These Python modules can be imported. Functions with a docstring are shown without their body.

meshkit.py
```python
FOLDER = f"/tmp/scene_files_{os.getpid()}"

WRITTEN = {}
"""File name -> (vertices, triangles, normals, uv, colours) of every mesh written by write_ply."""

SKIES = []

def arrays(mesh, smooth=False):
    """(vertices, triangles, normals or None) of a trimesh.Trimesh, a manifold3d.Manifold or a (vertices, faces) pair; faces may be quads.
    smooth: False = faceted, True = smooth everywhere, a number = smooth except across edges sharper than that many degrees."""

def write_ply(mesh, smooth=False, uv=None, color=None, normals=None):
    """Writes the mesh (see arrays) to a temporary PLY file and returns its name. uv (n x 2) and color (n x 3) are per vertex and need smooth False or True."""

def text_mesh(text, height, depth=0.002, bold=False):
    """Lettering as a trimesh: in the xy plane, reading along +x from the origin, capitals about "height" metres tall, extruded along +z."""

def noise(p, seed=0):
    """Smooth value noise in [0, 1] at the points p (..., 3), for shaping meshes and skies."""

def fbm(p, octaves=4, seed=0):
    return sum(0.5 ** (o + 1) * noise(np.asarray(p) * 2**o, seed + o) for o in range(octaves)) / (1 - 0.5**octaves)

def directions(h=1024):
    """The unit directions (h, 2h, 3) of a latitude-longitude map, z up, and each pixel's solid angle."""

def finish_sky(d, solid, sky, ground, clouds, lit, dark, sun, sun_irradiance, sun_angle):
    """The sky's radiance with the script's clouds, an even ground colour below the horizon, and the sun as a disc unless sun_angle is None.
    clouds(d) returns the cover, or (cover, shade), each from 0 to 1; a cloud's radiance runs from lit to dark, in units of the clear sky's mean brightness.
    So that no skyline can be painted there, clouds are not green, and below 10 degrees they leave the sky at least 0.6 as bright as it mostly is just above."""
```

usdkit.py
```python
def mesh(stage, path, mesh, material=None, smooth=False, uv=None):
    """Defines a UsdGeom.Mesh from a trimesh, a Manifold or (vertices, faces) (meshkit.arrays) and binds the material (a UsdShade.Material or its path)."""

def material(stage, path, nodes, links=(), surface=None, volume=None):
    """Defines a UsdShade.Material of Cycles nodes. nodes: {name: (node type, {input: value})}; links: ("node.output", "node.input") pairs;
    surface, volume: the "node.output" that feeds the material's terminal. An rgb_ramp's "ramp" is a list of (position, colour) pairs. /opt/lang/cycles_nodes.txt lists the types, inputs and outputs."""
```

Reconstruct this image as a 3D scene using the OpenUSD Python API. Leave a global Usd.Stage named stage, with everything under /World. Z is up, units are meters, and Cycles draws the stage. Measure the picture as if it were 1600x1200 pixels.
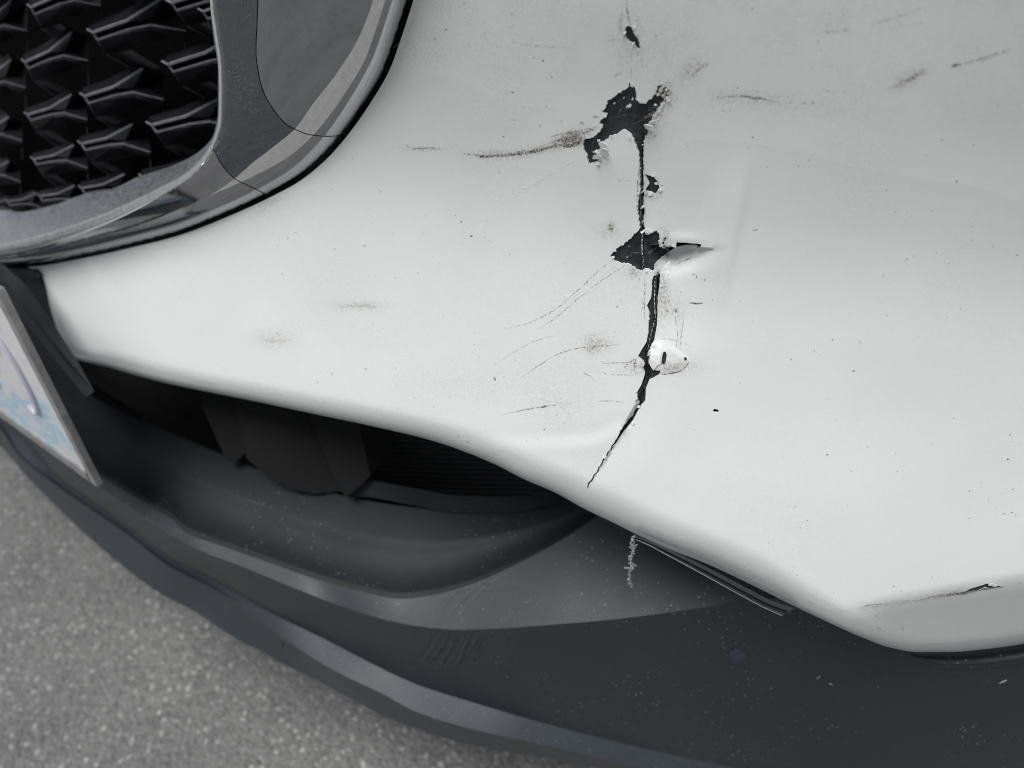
import math, random
import numpy as np, trimesh, shapely, usdkit
from shapely.geometry import Polygon, LineString, Point, MultiPolygon
from shapely.ops import unary_union
from scipy.spatial import Delaunay
from meshkit import fbm, noise
from pxr import Usd, UsdGeom, UsdLux, UsdShade, Gf, Sdf
rng = np.random.default_rng(11)
random.seed(11)
stage = Usd.Stage.CreateInMemory()
UsdGeom.SetStageUpAxis(stage, 'Z'); UsdGeom.SetStageMetersPerUnit(stage, 1.0)
UsdGeom.Xform.Define(stage, '/World'); UsdGeom.Scope.Define(stage, '/World/Looks')

# ---------------------------------------------------------------- camera, sky, sun, exposure
CAM = np.array([.577, -.196, .760]); YAW, PITCH, ROLL = 36., 41.27, -1.85
EXPOSURE = -0.02
SUN_AZ, SUN_EL = 194., 71.          # degrees clockwise from +y; elevation
FOC = 1200.                          # focal length in photograph pixels
_y, _p, _r = np.radians([YAW, PITCH, ROLL])
FWD = np.array([-math.sin(_y)*math.cos(_p), math.cos(_y)*math.cos(_p), -math.sin(_p)])
_rt = np.array([math.cos(_y), math.sin(_y), 0.]); _up = np.cross(_rt, FWD)
RIGHT = math.cos(_r)*_rt + math.sin(_r)*_up
UP = -math.sin(_r)*_rt + math.cos(_r)*_up
cam = UsdGeom.Camera.Define(stage, '/World/camera')
cam.CreateHorizontalApertureAttr(36.); cam.CreateVerticalApertureAttr(27.); cam.CreateFocalLengthAttr(27.)
cam.CreateFStopAttr(7.0); cam.CreateFocusDistanceAttr(.34); cam.CreateClippingRangeAttr(Gf.Vec2f(.02, 500)); cam.CreateExposureAttr(EXPOSURE)
M4 = Gf.Matrix4d(*RIGHT, 0, *UP, 0, *(-FWD), 0, *CAM, 1)
UsdGeom.Xformable(cam).AddTransformOp().Set(M4)

mat = lambda name, nodes, links=(), surface='p.BSDF', **k: usdkit.material(stage, '/World/Looks/'+name, nodes, links, surface=surface, **k)
sa, se = math.radians(SUN_AZ), math.radians(SUN_EL)
SUN = np.array([math.sin(sa)*math.cos(se), math.cos(sa)*math.cos(se), math.sin(se)])
sky_mat = mat('sky', {
    'sky': ('sky_texture', {'sky_type': 'single_scattering', 'sun_disc': False, 'sun_elevation': se, 'sun_rotation': math.atan2(SUN[0], SUN[1])}),
    'tc': ('texture_coordinate', {}),
    'n': ('noise_texture', {'scale': 2.2, 'detail': 4.0}),
    'r': ('rgb_ramp', {'ramp': [(.3, (5.6, 5.7, 5.85)), (.7, (7.6, 7.7, 7.85))]}),
    'sx': ('separate_xyz', {}), 'cl': ('math', {'math_type': 'multiply_add', 'value2': .62, 'value3': .38, 'use_clamp': True}), 'ov': ('mix_color', {'blend_type': 'multiply', 'fac': 1., 'use_clamp': False}), 'cc': ('combine_color', {}), 'm': ('mix_color', {'fac': .9}),
    'b': ('background_shader', {'strength': .062})},
    [('tc.generated', 'n.vector'), ('n.fac', 'r.fac'), ('sky.color', 'm.a'), ('tc.generated', 'sx.vector'), ('sx.z', 'cl.value1'), ('cl.value', 'cc.r'), ('cl.value', 'cc.g'), ('cl.value', 'cc.b'), ('r.color', 'ov.a'), ('cc.color', 'ov.b'), ('ov.result', 'm.b'), ('m.result', 'b.color')], surface='b.background')
dome = UsdLux.DomeLight.Define(stage, '/World/sky')
UsdShade.MaterialBindingAPI.Apply(dome.GetPrim()).Bind(sky_mat)
sun = UsdLux.DistantLight.Define(stage, '/World/sun')
sun.CreateIntensityAttr(.88); sun.CreateAngleAttr(34.); sun.CreateColorAttr(Gf.Vec3f(1, .998, .99)); sun.GetPrim().CreateAttribute('inputs:normalize', Sdf.ValueTypeNames.Bool).Set(True)
zx = SUN; xx = np.cross([0, 0, 1], zx); xx /= np.linalg.norm(xx); yx = np.cross(zx, xx)
UsdGeom.Xformable(sun).AddTransformOp().Set(Gf.Matrix4d(*xx, 0, *yx, 0, *zx, 0, 0, 0, 5, 1))

# ---------------------------------------------------------------- scene tree helpers
used = {}
def path_of(name, parent):
    p = f'{parent}/{name}'
    if p in used:
        used[p] += 1; return f'{p}_{used[p]:03d}'
    used[p] = 0; return p
def obj(name, mesh, m, parent='/World', smooth=35, label=None, attr=None):
    p = path_of(name, parent)
    me = usdkit.mesh(stage, p, mesh, m, smooth=smooth)
    if attr is not None:
        UsdGeom.PrimvarsAPI(me).CreatePrimvar('grime', Sdf.ValueTypeNames.FloatArray, 'vertex').Set([float(a) for a in attr])
    if label: me.GetPrim().SetCustomDataByKey('label', label)
    return p
def keys(path, **k):
    for a, b in k.items(): stage.GetPrimAtPath(path).SetCustomDataByKey(a, b)

# ---------------------------------------------------------------- rays from the measured view, used to place traced outlines on real surfaces
def rays(p):
    p = np.asarray(p, float)
    return (p[..., 0:1]-800)/FOC*RIGHT - (p[..., 1:2]-600)/FOC*UP + FWD
def at_t(p, t): return CAM + np.asarray(t)[..., None]*rays(p)
def t_of_z(p, z): return (np.asarray(z)-CAM[2])/rays(p)[..., 2]
zk = np.linspace(-.2, 1.6, 3601)
lean = np.interp(zk, [.30, .40, .50, .565, .61, .65, .72], [.32, .42, .50, .36, .08, -.04, -.08])
QT = np.concatenate([[0], np.cumsum((lean[1:]+lean[:-1])/2*np.diff(zk))]); QT -= np.interp(.45, zk, QT)
def plan(x):
    x = np.clip(x, -.95, .95); return -.03 + .16*x*x + .6*x**6
def body(x, z): return plan(x) + np.interp(z, zk, QT)
def t_body(p, off=0.):
    """distance along each ray to the painted front surface moved off metres towards the front"""
    p = np.asarray(p, float).reshape(-1, 2); d = rays(p); off = np.broadcast_to(off, len(p))
    g = lambda t: (CAM[1]+t*d[:, 1]) - body(CAM[0]+t*d[:, 0], CAM[2]+t*d[:, 2]) + off
    lo = np.full(len(p), .10); hi = lo.copy(); found = np.zeros(len(p), bool)
    for t in np.arange(.11, 1.4, .01):
        hit = ~found & (g(np.full(len(p), t)) > 0)
        lo[hit], hi[hit] = t-.01, t; found |= hit
    lo[~found], hi[~found] = 1.39, 1.4
    for _ in range(22):
        mid = (lo+hi)/2; up = g(mid) > 0
        hi = np.where(up, mid, hi); lo = np.where(up, lo, mid)
    return (lo+hi)/2
def spline(pts, n=None, step=6.):
    """a smooth curve through pts (columns interpolated by pchip on chord length)"""
    from scipy.interpolate import PchipInterpolator
    pts = np.asarray(pts, float); s = np.r_[0, np.cumsum(np.hypot(*np.diff(pts[:, :2], axis=0).T))]
    n = n or max(8, int(s[-1]/step)); return PchipInterpolator(s, pts)(np.linspace(0, s[-1], n))
def dist(p, c):
    """distance of points p to polyline c, and the interpolated extra columns of c there"""
    a, b = c[:-1], c[1:]; best = np.full(len(p), 1e9); val = np.zeros((len(p), max(1, c.shape[1]-2)))
    for i in range(len(a)):
        ab = b[i, :2]-a[i, :2]; L = ab@ab
        if L < 1e-12: continue
        u = np.clip((p-a[i, :2])@ab/L, 0, 1); q = p-a[i, :2]-u[:, None]*ab; d = np.hypot(q[:, 0], q[:, 1])
        m = d < best; best[m] = d[m]
        if c.shape[1] > 2: val[m] = a[i, 2:]+u[m, None]*(b[i, 2:]-a[i, 2:])
    return best, val
def dens(ring, step):
    return np.array(LineString(ring).segmentize(step).coords)
def rough(ring, amp, scale, seed):
    """an outline with small torn irregularities"""
    r = dens(ring, 1.4); q = np.c_[r*scale, np.full(len(r), seed*3.7)]
    return np.c_[r[:, 0]+amp*(fbm(q, 3, seed)-.5)*2, r[:, 1]+amp*(fbm(q+50, 3, seed+9)-.5)*2]
def fill(poly, step, bstep=None, fine=None, fstep=2., extra=None):
    """triangulated points inside a polygon: boundary samples and a grid of interior points"""
    bstep = bstep or step; bd = []
    for g in getattr(poly, 'geoms', [poly]):
        for i, r in enumerate([g.exterior, *g.interiors]):
            bd.append(dens(r, bstep if i == 0 else min(bstep, 1.5))[:-1])
    bd = np.vstack(bd)
    x0, y0, x1, y1 = poly.bounds
    gx, gy = np.meshgrid(np.arange(x0, x1, step), np.arange(y0, y1, step*.87)); gx = gx+(np.arange(len(gx)) % 2)[:, None]*step/2
    g = np.c_[gx.ravel(), gy.ravel()]
    inner = poly.buffer(-.5*step)
    g = g[shapely.contains_xy(inner, g[:, 0], g[:, 1])] if not inner.is_empty else np.zeros((0, 2))
    if fine is not None:
        g = g[~shapely.contains_xy(fine, g[:, 0], g[:, 1])]
        x0, y0, x1, y1 = fine.bounds
        gx, gy = np.meshgrid(np.arange(x0, x1, fstep), np.arange(y0, y1, fstep*.87)); gx = gx+(np.arange(len(gx)) % 2)[:, None]*fstep/2
        f = np.c_[gx.ravel(), gy.ravel()]; inn = poly.buffer(-.6*fstep).intersection(fine)
        g = np.vstack([g, f[shapely.contains_xy(inn, f[:, 0], f[:, 1])]])
    if extra is not None: g = np.vstack([g, extra[shapely.contains_xy(poly, extra[:, 0], extra[:, 1])]])
    pts = np.unique(np.round(np.vstack([bd, g]), 3), axis=0)
    tri = Delaunay(pts).simplices; c = pts[tri].mean(1)
    tri = tri[shapely.contains_xy(poly, c[:, 0], c[:, 1])]
    a, b, c = pts[tri[:, 0]], pts[tri[:, 1]], pts[tri[:, 2]]
    cr = (b[:, 0]-a[:, 0])*(c[:, 1]-a[:, 1])-(b[:, 1]-a[:, 1])*(c[:, 0]-a[:, 0])
    tri = tri[np.abs(cr) > 1e-5]; cr = cr[np.abs(cr) > 1e-5]
    tri[cr > 0] = tri[cr > 0][:, ::-1]
    return pts, tri
def normals(v, f):
    n = np.zeros_like(v); fn = np.cross(v[f[:, 1]]-v[f[:, 0]], v[f[:, 2]]-v[f[:, 0]])
    for k in range(3): np.add.at(n, f[:, k], fn)
    return n/np.maximum(np.linalg.norm(n, axis=1, keepdims=True), 1e-12)
def wall(v, f, depth, n=None):
    """closes the rims of a sheet with walls that run depth metres back along its normals"""
    n = normals(v, f) if n is None else n
    e = np.vstack([f[:, [0, 1]], f[:, [1, 2]], f[:, [2, 0]]]); key = np.sort(e, 1); _, inv, cnt = np.unique(key, axis=0, return_inverse=True, return_counts=True)
    e = e[cnt[inv.ravel()] == 1]; ids = np.unique(e); m = np.full(len(v), -1); m[ids] = len(v)+np.arange(len(ids))
    v2 = np.vstack([v, v[ids]-depth*n[ids]])
    w = np.vstack([np.c_[e[:, 1], e[:, 0], m[e[:, 0]]], np.c_[e[:, 1], m[e[:, 0]], m[e[:, 1]]]])
    return v2, np.vstack([f, w])
def curve(pts, kind, step=6.):
    """a feature line: (px, py, value) -> smooth (px, py, 1/t); kind 'z' = height in metres, 'o' = offset from the painted surface, 't' = distance"""
    c = spline(pts, step=step)
    t = t_of_z(c[:, :2], c[:, 2]) if kind == 'z' else t_body(c[:, :2], c[:, 2]) if kind == 'o' else c[:, 2]
    return np.c_[c[:, :2], 1/t]
def strip(A, B, bulge=0., prof=None, n=10, m=160):
    """a sheet between two feature lines, resampled by length, 1/t interpolated; bulge lifts the middle towards the front"""
    A, B = spline(A, m), spline(B, m); u = np.linspace(0, 1, n)[:, None, None]
    G = A[None]*(1-u)+B[None]*u
    t = 1/G[..., 2]
    if prof is not None: t = t - np.asarray([prof(k) for k in np.linspace(0, 1, n)])[:, None]
    elif bulge: t = t - bulge*4*(u*(1-u))[..., 0]
    v = at_t(G[..., :2], t).reshape(-1, 3); i = np.arange(n*m).reshape(n, m)
    q = np.stack([i[:-1, :-1], i[1:, :-1], i[1:, 1:], i[:-1, 1:]], -1).reshape(-1, 4)
    return v, np.vstack([q[:, [0, 1, 2]], q[:, [0, 2, 3]]])
def loft(lines, n=8, m=200, prof=None):
    """a sheet through several feature lines, one shared mesh so that its edges shade smoothly"""
    L = [l if len(l) == m else spline(l, m) for l in lines]; rows = []
    for k in range(len(L)-1):
        for u in np.linspace(0, 1, n)[:(None if k == len(L)-2 else -1)]:
            g = L[k]*(1-u)+L[k+1]*u; t = 1/g[:, 2]
            if prof and prof.get(k): t = t-prof[k]*4*u*(1-u)
            rows.append(at_t(g[:, :2], t))
    v = np.array(rows).reshape(-1, 3); r = len(rows); i = np.arange(r*m).reshape(r, m)
    q = np.stack([i[:-1, :-1], i[1:, :-1], i[1:, 1:], i[:-1, 1:]], -1).reshape(-1, 4)
    return v, np.vstack([q[:, [0, 1, 2]], q[:, [0, 2, 3]]])
def join(*ms):
    V, Fs, n = [], [], 0
    for v, f in ms: V.append(v); Fs.append(np.asarray(f)+n); n += len(v)
    return np.vstack(V), np.vstack(Fs)
def tube(pts, r, k=6):
    pts = np.asarray(pts, float); r = np.broadcast_to(r, len(pts)); T = np.gradient(pts, axis=0); T /= np.linalg.norm(T, axis=1, keepdims=True)+1e-12
    a = np.cross(T, FWD); a /= np.linalg.norm(a, axis=1, keepdims=True)+1e-12; b = np.cross(T, a)
    ang = np.linspace(0, 2*np.pi, k, endpoint=False)
    v = (pts[:, None]+r[:, None, None]*(np.cos(ang)[:, None]*a[:, None]+np.sin(ang)[:, None]*b[:, None])).reshape(-1, 3)
    i = np.arange(len(pts)*k).reshape(len(pts), k); j = np.roll(i, -1, 1)
    q = np.stack([i[:-1], j[:-1], j[1:], i[1:]], -1).reshape(-1, 4)
    return v, np.vstack([q[:, [0, 1, 2]], q[:, [0, 2, 3]]])
def prism(front, back):
    """a closed solid from matching front and back outlines (points in space)"""
    k = len(front); v = np.vstack([front, back]); f = []
    for i in range(1, k-1): f += [[0, i, i+1], [k, k+i+1, k+i]]
    for i in range(k): j = (i+1) % k; f += [[i, k+i, k+j], [i, k+j, j]]
    return v, np.array(f)

# ---------------------------------------------------------------- materials
OB = ('texture_coordinate', {})
paint = mat('white_paint', {
    'g': ('geometry', {}),
    'n1': ('noise_texture', {'scale': 14., 'detail': 5.}), 'r1': ('rgb_ramp', {'ramp': [(.35, (.730, .748, .738)), (.7, (.770, .784, .776))]}),
    'v': ('voronoi_texture', {'scale': 190., 'randomness': 1.}), 'vr': ('map_range', {'from_min': .045, 'from_max': .085, 'to_min': 1., 'to_max': 0., 'clamp': True}),
    'n2': ('noise_texture', {'scale': 60., 'detail': 3.}), 'n2r': ('map_range', {'from_min': .52, 'from_max': .66, 'to_min': 0., 'to_max': .8, 'clamp': True}), 'vm': ('math', {'math_type': 'multiply'}),
    'n3': ('noise_texture', {'scale': 900., 'detail': 6., 'roughness': .7}), 'n3r': ('map_range', {'from_min': .40, 'from_max': .66, 'to_min': .05, 'to_max': 1.5, 'clamp': False}),
    'gr': ('attribute', {'attribute': 'grime'}), 'gm': ('math', {'math_type': 'multiply', 'use_clamp': True}),
    'm1': ('mix_color', {'b': (.25, .25, .24)}), 'm2': ('mix_color', {'b': (.17, .135, .105)}),
    'rr': ('map_range', {'value': 0., 'from_min': 0., 'from_max': 1., 'to_min': .22, 'to_max': .6}),
    'bp': ('bump', {'strength': .12, 'distance': .0004}), 'n4': ('noise_texture', {'scale': 160., 'detail': 2.}),
    'p': ('principled_bsdf', {'coat_weight': .6, 'coat_roughness': .06, 'specular_ior_level': .4})},
    [('g.position', 'n1.vector'), ('g.position', 'v.vector'), ('g.position', 'n2.vector'), ('g.position', 'n3.vector'), ('g.position', 'n4.vector'), ('n1.fac', 'r1.fac'), ('v.distance', 'vr.value'),
     ('n2.fac', 'n2r.value'), ('vr.result', 'vm.value1'), ('n2r.result', 'vm.value2'), ('r1.color', 'm1.a'), ('vm.value', 'm1.fac'),
     ('n3.fac', 'n3r.value'), ('n3r.result', 'gm.value1'), ('gr.fac', 'gm.value2'), ('m1.result', 'm2.a'), ('gm.value', 'm2.fac'), ('m2.result', 'p.base_color'),
     ('gm.value', 'rr.value'), ('rr.result', 'p.roughness'), ('n4.fac', 'bp.height'), ('bp.normal', 'p.normal')])
raw_paint = mat('broken_paint', {'p': ('principled_bsdf', {'base_color': (.82, .82, .82), 'roughness': .5})})
def plastic(name, col, rough=.5, grain=1500., bump=.5, dust_or_highlight=.0, spec=.45, n2s=9., var=.22):
    return mat(name, {
        'g': ('geometry', {}), 'n': ('noise_texture', {'scale': grain, 'detail': 2.}), 'bp': ('bump', {'strength': bump, 'distance': .0003}),
        'n2': ('noise_texture', {'scale': n2s, 'detail': 6., 'roughness': .65}), 'r': ('rgb_ramp', {'ramp': [(.3, tuple(np.array(col)*(1-var))), (.72, tuple(np.array(col)*(1+var*1.2)))]}),
        'v': ('voronoi_texture', {'scale': 260.}), 'vr': ('map_range', {'from_min': .07, 'from_max': .14, 'to_min': dust_or_highlight, 'to_max': 0., 'clamp': True}),
        'n3': ('noise_texture', {'scale': 25., 'detail': 2.}), 'n3r': ('map_range', {'from_min': .44, 'from_max': .66, 'to_min': 0., 'to_max': 1., 'clamp': True}), 'mm': ('math', {'math_type': 'multiply'}),
        'm': ('mix_color', {'b': (.35, .35, .34)}), 'rr': ('map_range', {'from_min': .3, 'from_max': .7, 'to_min': rough-.08, 'to_max': rough+.1}),
        'p': ('principled_bsdf', {'specular_ior_level': spec})},
        [('g.position', 'n.vector'), ('n.fac', 'bp.height'), ('bp.normal', 'p.normal'), ('g.position', 'n2.vector'), ('n2.fac', 'r.fac'), ('g.position', 'v.vector'), ('v.distance', 'vr.value'), ('g.position', 'n3.vector'),
         ('n3.fac', 'n3r.value'), ('vr.result', 'mm.value1'), ('n3r.result', 'mm.value2'), ('mm.value', 'm.fac'), ('r.color', 'm.a'), ('m.result', 'p.base_color'), ('n2.fac', 'rr.value'), ('rr.result', 'p.roughness')])
valance_mat = plastic('grained_grey_plastic', (.020, .024, .030), .47, dust_or_highlight=.8)
lip_mat = plastic('lip_plastic', (.030, .036, .046), .52, dust_or_highlight=.5)
inner_mat = plastic('intake_plastic', (.009, .0105, .013), .6, dust_or_highlight=.5, spec=.35)
black_mat = plastic('black_plastic', (.004, .004, .0045), .6, spec=.12)
bracket_mat = plastic('bracket_plastic', (.014, .015, .019), .42)
bare_mat = plastic('bare_bumper_plastic', (.019, .021, .024), .5, grain=900., bump=.9, dust_or_highlight=.9, n2s=110., var=.6)
grille_mat = mat('grille_plastic', {'a': ('attribute', {'attribute': 'dust_or_highlight'}), 'g': ('geometry', {}), 'n': ('noise_texture', {'scale': 220., 'detail': 4.}), 'r': ('map_range', {'from_min': .3, 'from_max': .7, 'to_min': .55, 'to_max': 1., 'clamp': True}), 'mu': ('math', {'math_type': 'multiply', 'use_clamp': True}),
    'm': ('mix_color', {'a': (.011, .011, .014), 'b': (.24, .24, .26)}), 'p': ('principled_bsdf', {'roughness': .32, 'specular_ior_level': .8})}, [('g.position', 'n.vector'), ('n.fac', 'r.value'), ('r.result', 'mu.value1'), ('a.fac', 'mu.value2'), ('mu.value', 'm.fac'), ('m.result', 'p.base_color')])  # the vertex attribute paints pale highlight lines along the fin ridges
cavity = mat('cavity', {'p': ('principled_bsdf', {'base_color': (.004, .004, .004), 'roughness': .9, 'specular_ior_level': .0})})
def chrome_m(name, dust_or_highlight, col=(.47, .475, .49), r0=.05, r1=.2):
    return mat(name, {
        'g': ('geometry', {}), 'v': ('voronoi_texture', {'scale': 1300.}), 'vr': ('map_range', {'from_min': .12, 'from_max': .26, 'to_min': 1., 'to_max': 0., 'clamp': True}),
        'n': ('noise_texture', {'scale': 40., 'detail': 5., 'roughness': .7}), 'nr': ('map_range', {'from_min': .36, 'from_max': .62, 'to_min': 0., 'to_max': dust_or_highlight, 'clamp': True}), 'mm': ('math', {'math_type': 'multiply'}),
        'n2': ('noise_texture', {'scale': 350., 'detail': 5.}), 'rr': ('map_range', {'from_min': .3, 'from_max': .75, 'to_min': r0, 'to_max': r1, 'clamp': True}),
        'c': ('principled_bsdf', {'base_color': col, 'metallic': 1.}), 'd': ('diffuse_bsdf', {'color': (.42, .41, .39)}), 'p': ('mix_closure', {})},
        [('g.position', 'v.vector'), ('g.position', 'n.vector'), ('g.position', 'n2.vector'), ('v.distance', 'vr.value'), ('n.fac', 'nr.value'), ('vr.result', 'mm.value1'), ('nr.result', 'mm.value2'), ('n2.fac', 'rr.value'), ('rr.result', 'c.roughness'),
         ('mm.value', 'p.fac'), ('c.BSDF', 'p.closure1'), ('d.BSDF', 'p.closure2')], surface='p.closure')
chrome = chrome_m('chrome', .25, (.40, .41, .42), .03, .10)
chrome_in = chrome_m('dark_reflection_chrome', .95, (.20, .205, .23), .05, .16)  # base colour darkened to carry a dark reflection on the inner piece
chrome_lo = chrome_m('lower_chrome', .45, (.46, .465, .48), .03, .12)
def scratch_m(name, col, cover, scale=1500.):
    return mat(name, {'g': ('geometry', {}), 'n': ('noise_texture', {'scale': scale, 'detail': 4., 'roughness': .7}), 'r': ('map_range', {'from_min': .62-cover*.3, 'from_max': .72-cover*.3, 'to_min': 0., 'to_max': 1., 'clamp': True}),
        't': ('transparent_bsdf', {}), 'd': ('principled_bsdf', {'base_color': col, 'roughness': .6}), 'p': ('mix_closure', {})},
        [('g.position', 'n.vector'), ('n.fac', 'r.value'), ('r.result', 'p.fac'), ('t.BSDF', 'p.closure1'), ('d.BSDF', 'p.closure2')], surface='p.closure')
scr_dark = scratch_m('dark_scratch', (.07, .065, .065), .55)
scr_mid = scratch_m('grey_scratch', (.29, .28, .275), .46)
scr_faint = scratch_m('faint_scratch', (.47, .455, .45), .42)
scr_white = scratch_m('white_scuff_highlight', (.88, .88, .86), .45)
scr_black = scratch_m('scuff_black', (.012, .012, .015), .32)
scr_grey = scratch_m('scuff_grey', (.085, .087, .095), .5)

# ---------------------------------------------------------------- the car
CAR = '/World/car'
UsdGeom.Xform.Define(stage, CAR)
keys(CAR, label='white car front end with cracked, scraped bumper cover and chrome-edged black grille', category='car')

# --- bumper cover: outline as measured
edge_low = spline([(57, 421), (62, 428), (68, 440), (77, 480), (90, 522), (98, 545), (106, 555), (120, 562), (167, 573), (200, 586-3), (267, 600), (330, 613), (400, 627), (485, 645), (580, 665), (675, 688), (770, 724), (817, 748), (865, 769), (912, 795), (960, 818),
                   (1000, 838), (1050, 860), (1100, 879), (1167, 910), (1233, 943), (1300, 975), (1350, 997), (1393, 1012), (1433, 1018), (1483, 1018), (1533, 1014), (1600, 1005), (1700, 985), (1850, 950)], step=4.)
chrome_out = spline([(700, -180), (672, -90), (644, 0), (626, 56), (607, 109), (577, 161), (544, 208), (510, 247), (469, 281), (424, 306), (356, 337), (281, 366), (203, 386), (125, 403), (62, 414), (0, 419), (-90, 422)], step=5.)
cu = LineString(chrome_out).parallel_offset(10, 'right') if False else None
def shift(c, d):
    t = np.gradient(c[:, :2], axis=0); t /= np.linalg.norm(t, axis=1, keepdims=True); return np.c_[c[:, 0]+d*t[:, 1], c[:, 1]-d*t[:, 0]]
co_in = shift(chrome_out, 1.5)       # tucked under the chrome
co_in = co_in[co_in[:, 0] > 30]
panel = Polygon(np.vstack([co_in, [(38, 417)], edge_low, [(1850, -180)]])).buffer(0)
if panel.geom_type != 'Polygon': panel = max(panel.geoms, key=lambda g: g.area)

T1 = [(984, 128), (981, 137), (970, 143), (957, 153), (949, 158), (946, 167), (941, 175), (947, 177.5), (948, 182), (939, 187), (936, 193), (942, 197), (938, 205), (927, 215), (913, 218), (910, 228), (914, 237), (917.5, 250), (920, 256), (935, 252),
      (940, 246), (935, 240), (928, 237), (938, 232), (937, 223), (947, 218), (958, 212), (967, 207), (975, 203), (982, 207), (988, 215), (992, 223), (996, 233), (999, 245), (1000, 258), (999.5, 275), (1000, 300), (996.5, 318), (997.5, 332), (999.8, 356), (998, 360),
      (991.5, 365), (987, 372.5), (972, 383), (960, 390.5), (956, 396.5), (953.7, 401), (958.5, 407), (967.5, 411), (982.5, 412.5), (993, 419), (1001, 423), (1011, 420), (1021, 423.5), (1024, 413), (1029, 408.5), (1036, 406), (1037, 400), (1029, 396), (1028, 380), (1030.5, 369.5), (1023, 360.5), (1018.5, 366.5), (1008, 369), (1005.5, 364),
      (1004.3, 350), (1004.2, 320), (1003.7, 300), (1003, 267), (1003.2, 243), (1004.2, 227), (1006.7, 215), (1011.7, 207), (1006.7, 198), (1013.3, 192.5), (1017.5, 190), (1017.5, 183.3), (1025, 173.3), (1031.7, 163.3), (1041.7, 155), (1045.8, 147), (1043, 138), (1033, 132.5), (1026.7, 137), (1025, 145), (1017, 155), (1007, 163), (998, 160), (993, 155), (994, 145), (992.5, 136), (988.3, 136)]
T0 = [(978.6, 39), (986.8, 40.6), (991.6, 52), (998, 61.8), (1001.4, 76.4), (993.3, 74.8), (986.8, 66.6), (978.6, 61.8), (976.4, 48.8)]
T3 = [(1022, 430), (1018.5, 440), (1019, 455), (1017.8, 464), (1011, 477), (1015, 487), (1014.7, 496), (1013.3, 520), (1010.7, 533), (997.3, 556), (1005.3, 562.7), (1008, 568), (1005.3, 573.3), (1008, 582.7), (1002.7, 600), (996, 612), (996, 621.3), (997.3, 632), (986.7, 650.7), (970.7, 669.3), (967, 679),
      (960, 691), (956, 695), (953, 703), (949, 706), (946, 714), (942, 717), (939, 725), (935, 729), (932, 738), (927, 742), (924, 749), (918, 755), (916.5, 764), (918.5, 764.5), (920.5, 756), (926, 751), (929, 743), (934, 739), (937, 730), (941, 726), (944, 718), (948, 715), (951, 707), (955, 704), (958, 696), (962, 692),
      (972, 677), (986.7, 660), (1000, 635), (1007.5, 627), (1008, 608), (1013.3, 595), (1029, 587), (1031, 580), (1021, 579), (1016, 572), (1012, 568), (1013.3, 549), (1020, 536), (1021.3, 531), (1025.3, 509), (1025.3, 480), (1026, 464), (1028, 447.5), (1029, 431)]
T4 = [(1005.2, 274.6), (1012, 276.7), (1020, 279), (1025, 285), (1029, 294), (1022.5, 305.5), (1013, 303), (1006, 300.6), (1012, 290)]
SLOT = [(1035, 395), (1042, 390.5), (1054, 386.5), (1057, 379), (1088, 380.5), (1096, 382), (1094, 387), (1070, 390.5), (1050, 396), (1038, 403)]
D1 = [(1033.5, 559), (1036, 551), (1040, 549.5), (1041.5, 556), (1040, 566), (1036.5, 572), (1033, 569)]
D2 = [(1068, 559), (1072.5, 558), (1073.5, 563.5), (1069.5, 564.5)]
DOT = [(1113.5, 642), (1116, 639.5), (1121, 640), (1124, 642.5), (1120.5, 645), (1116, 645)]
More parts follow.
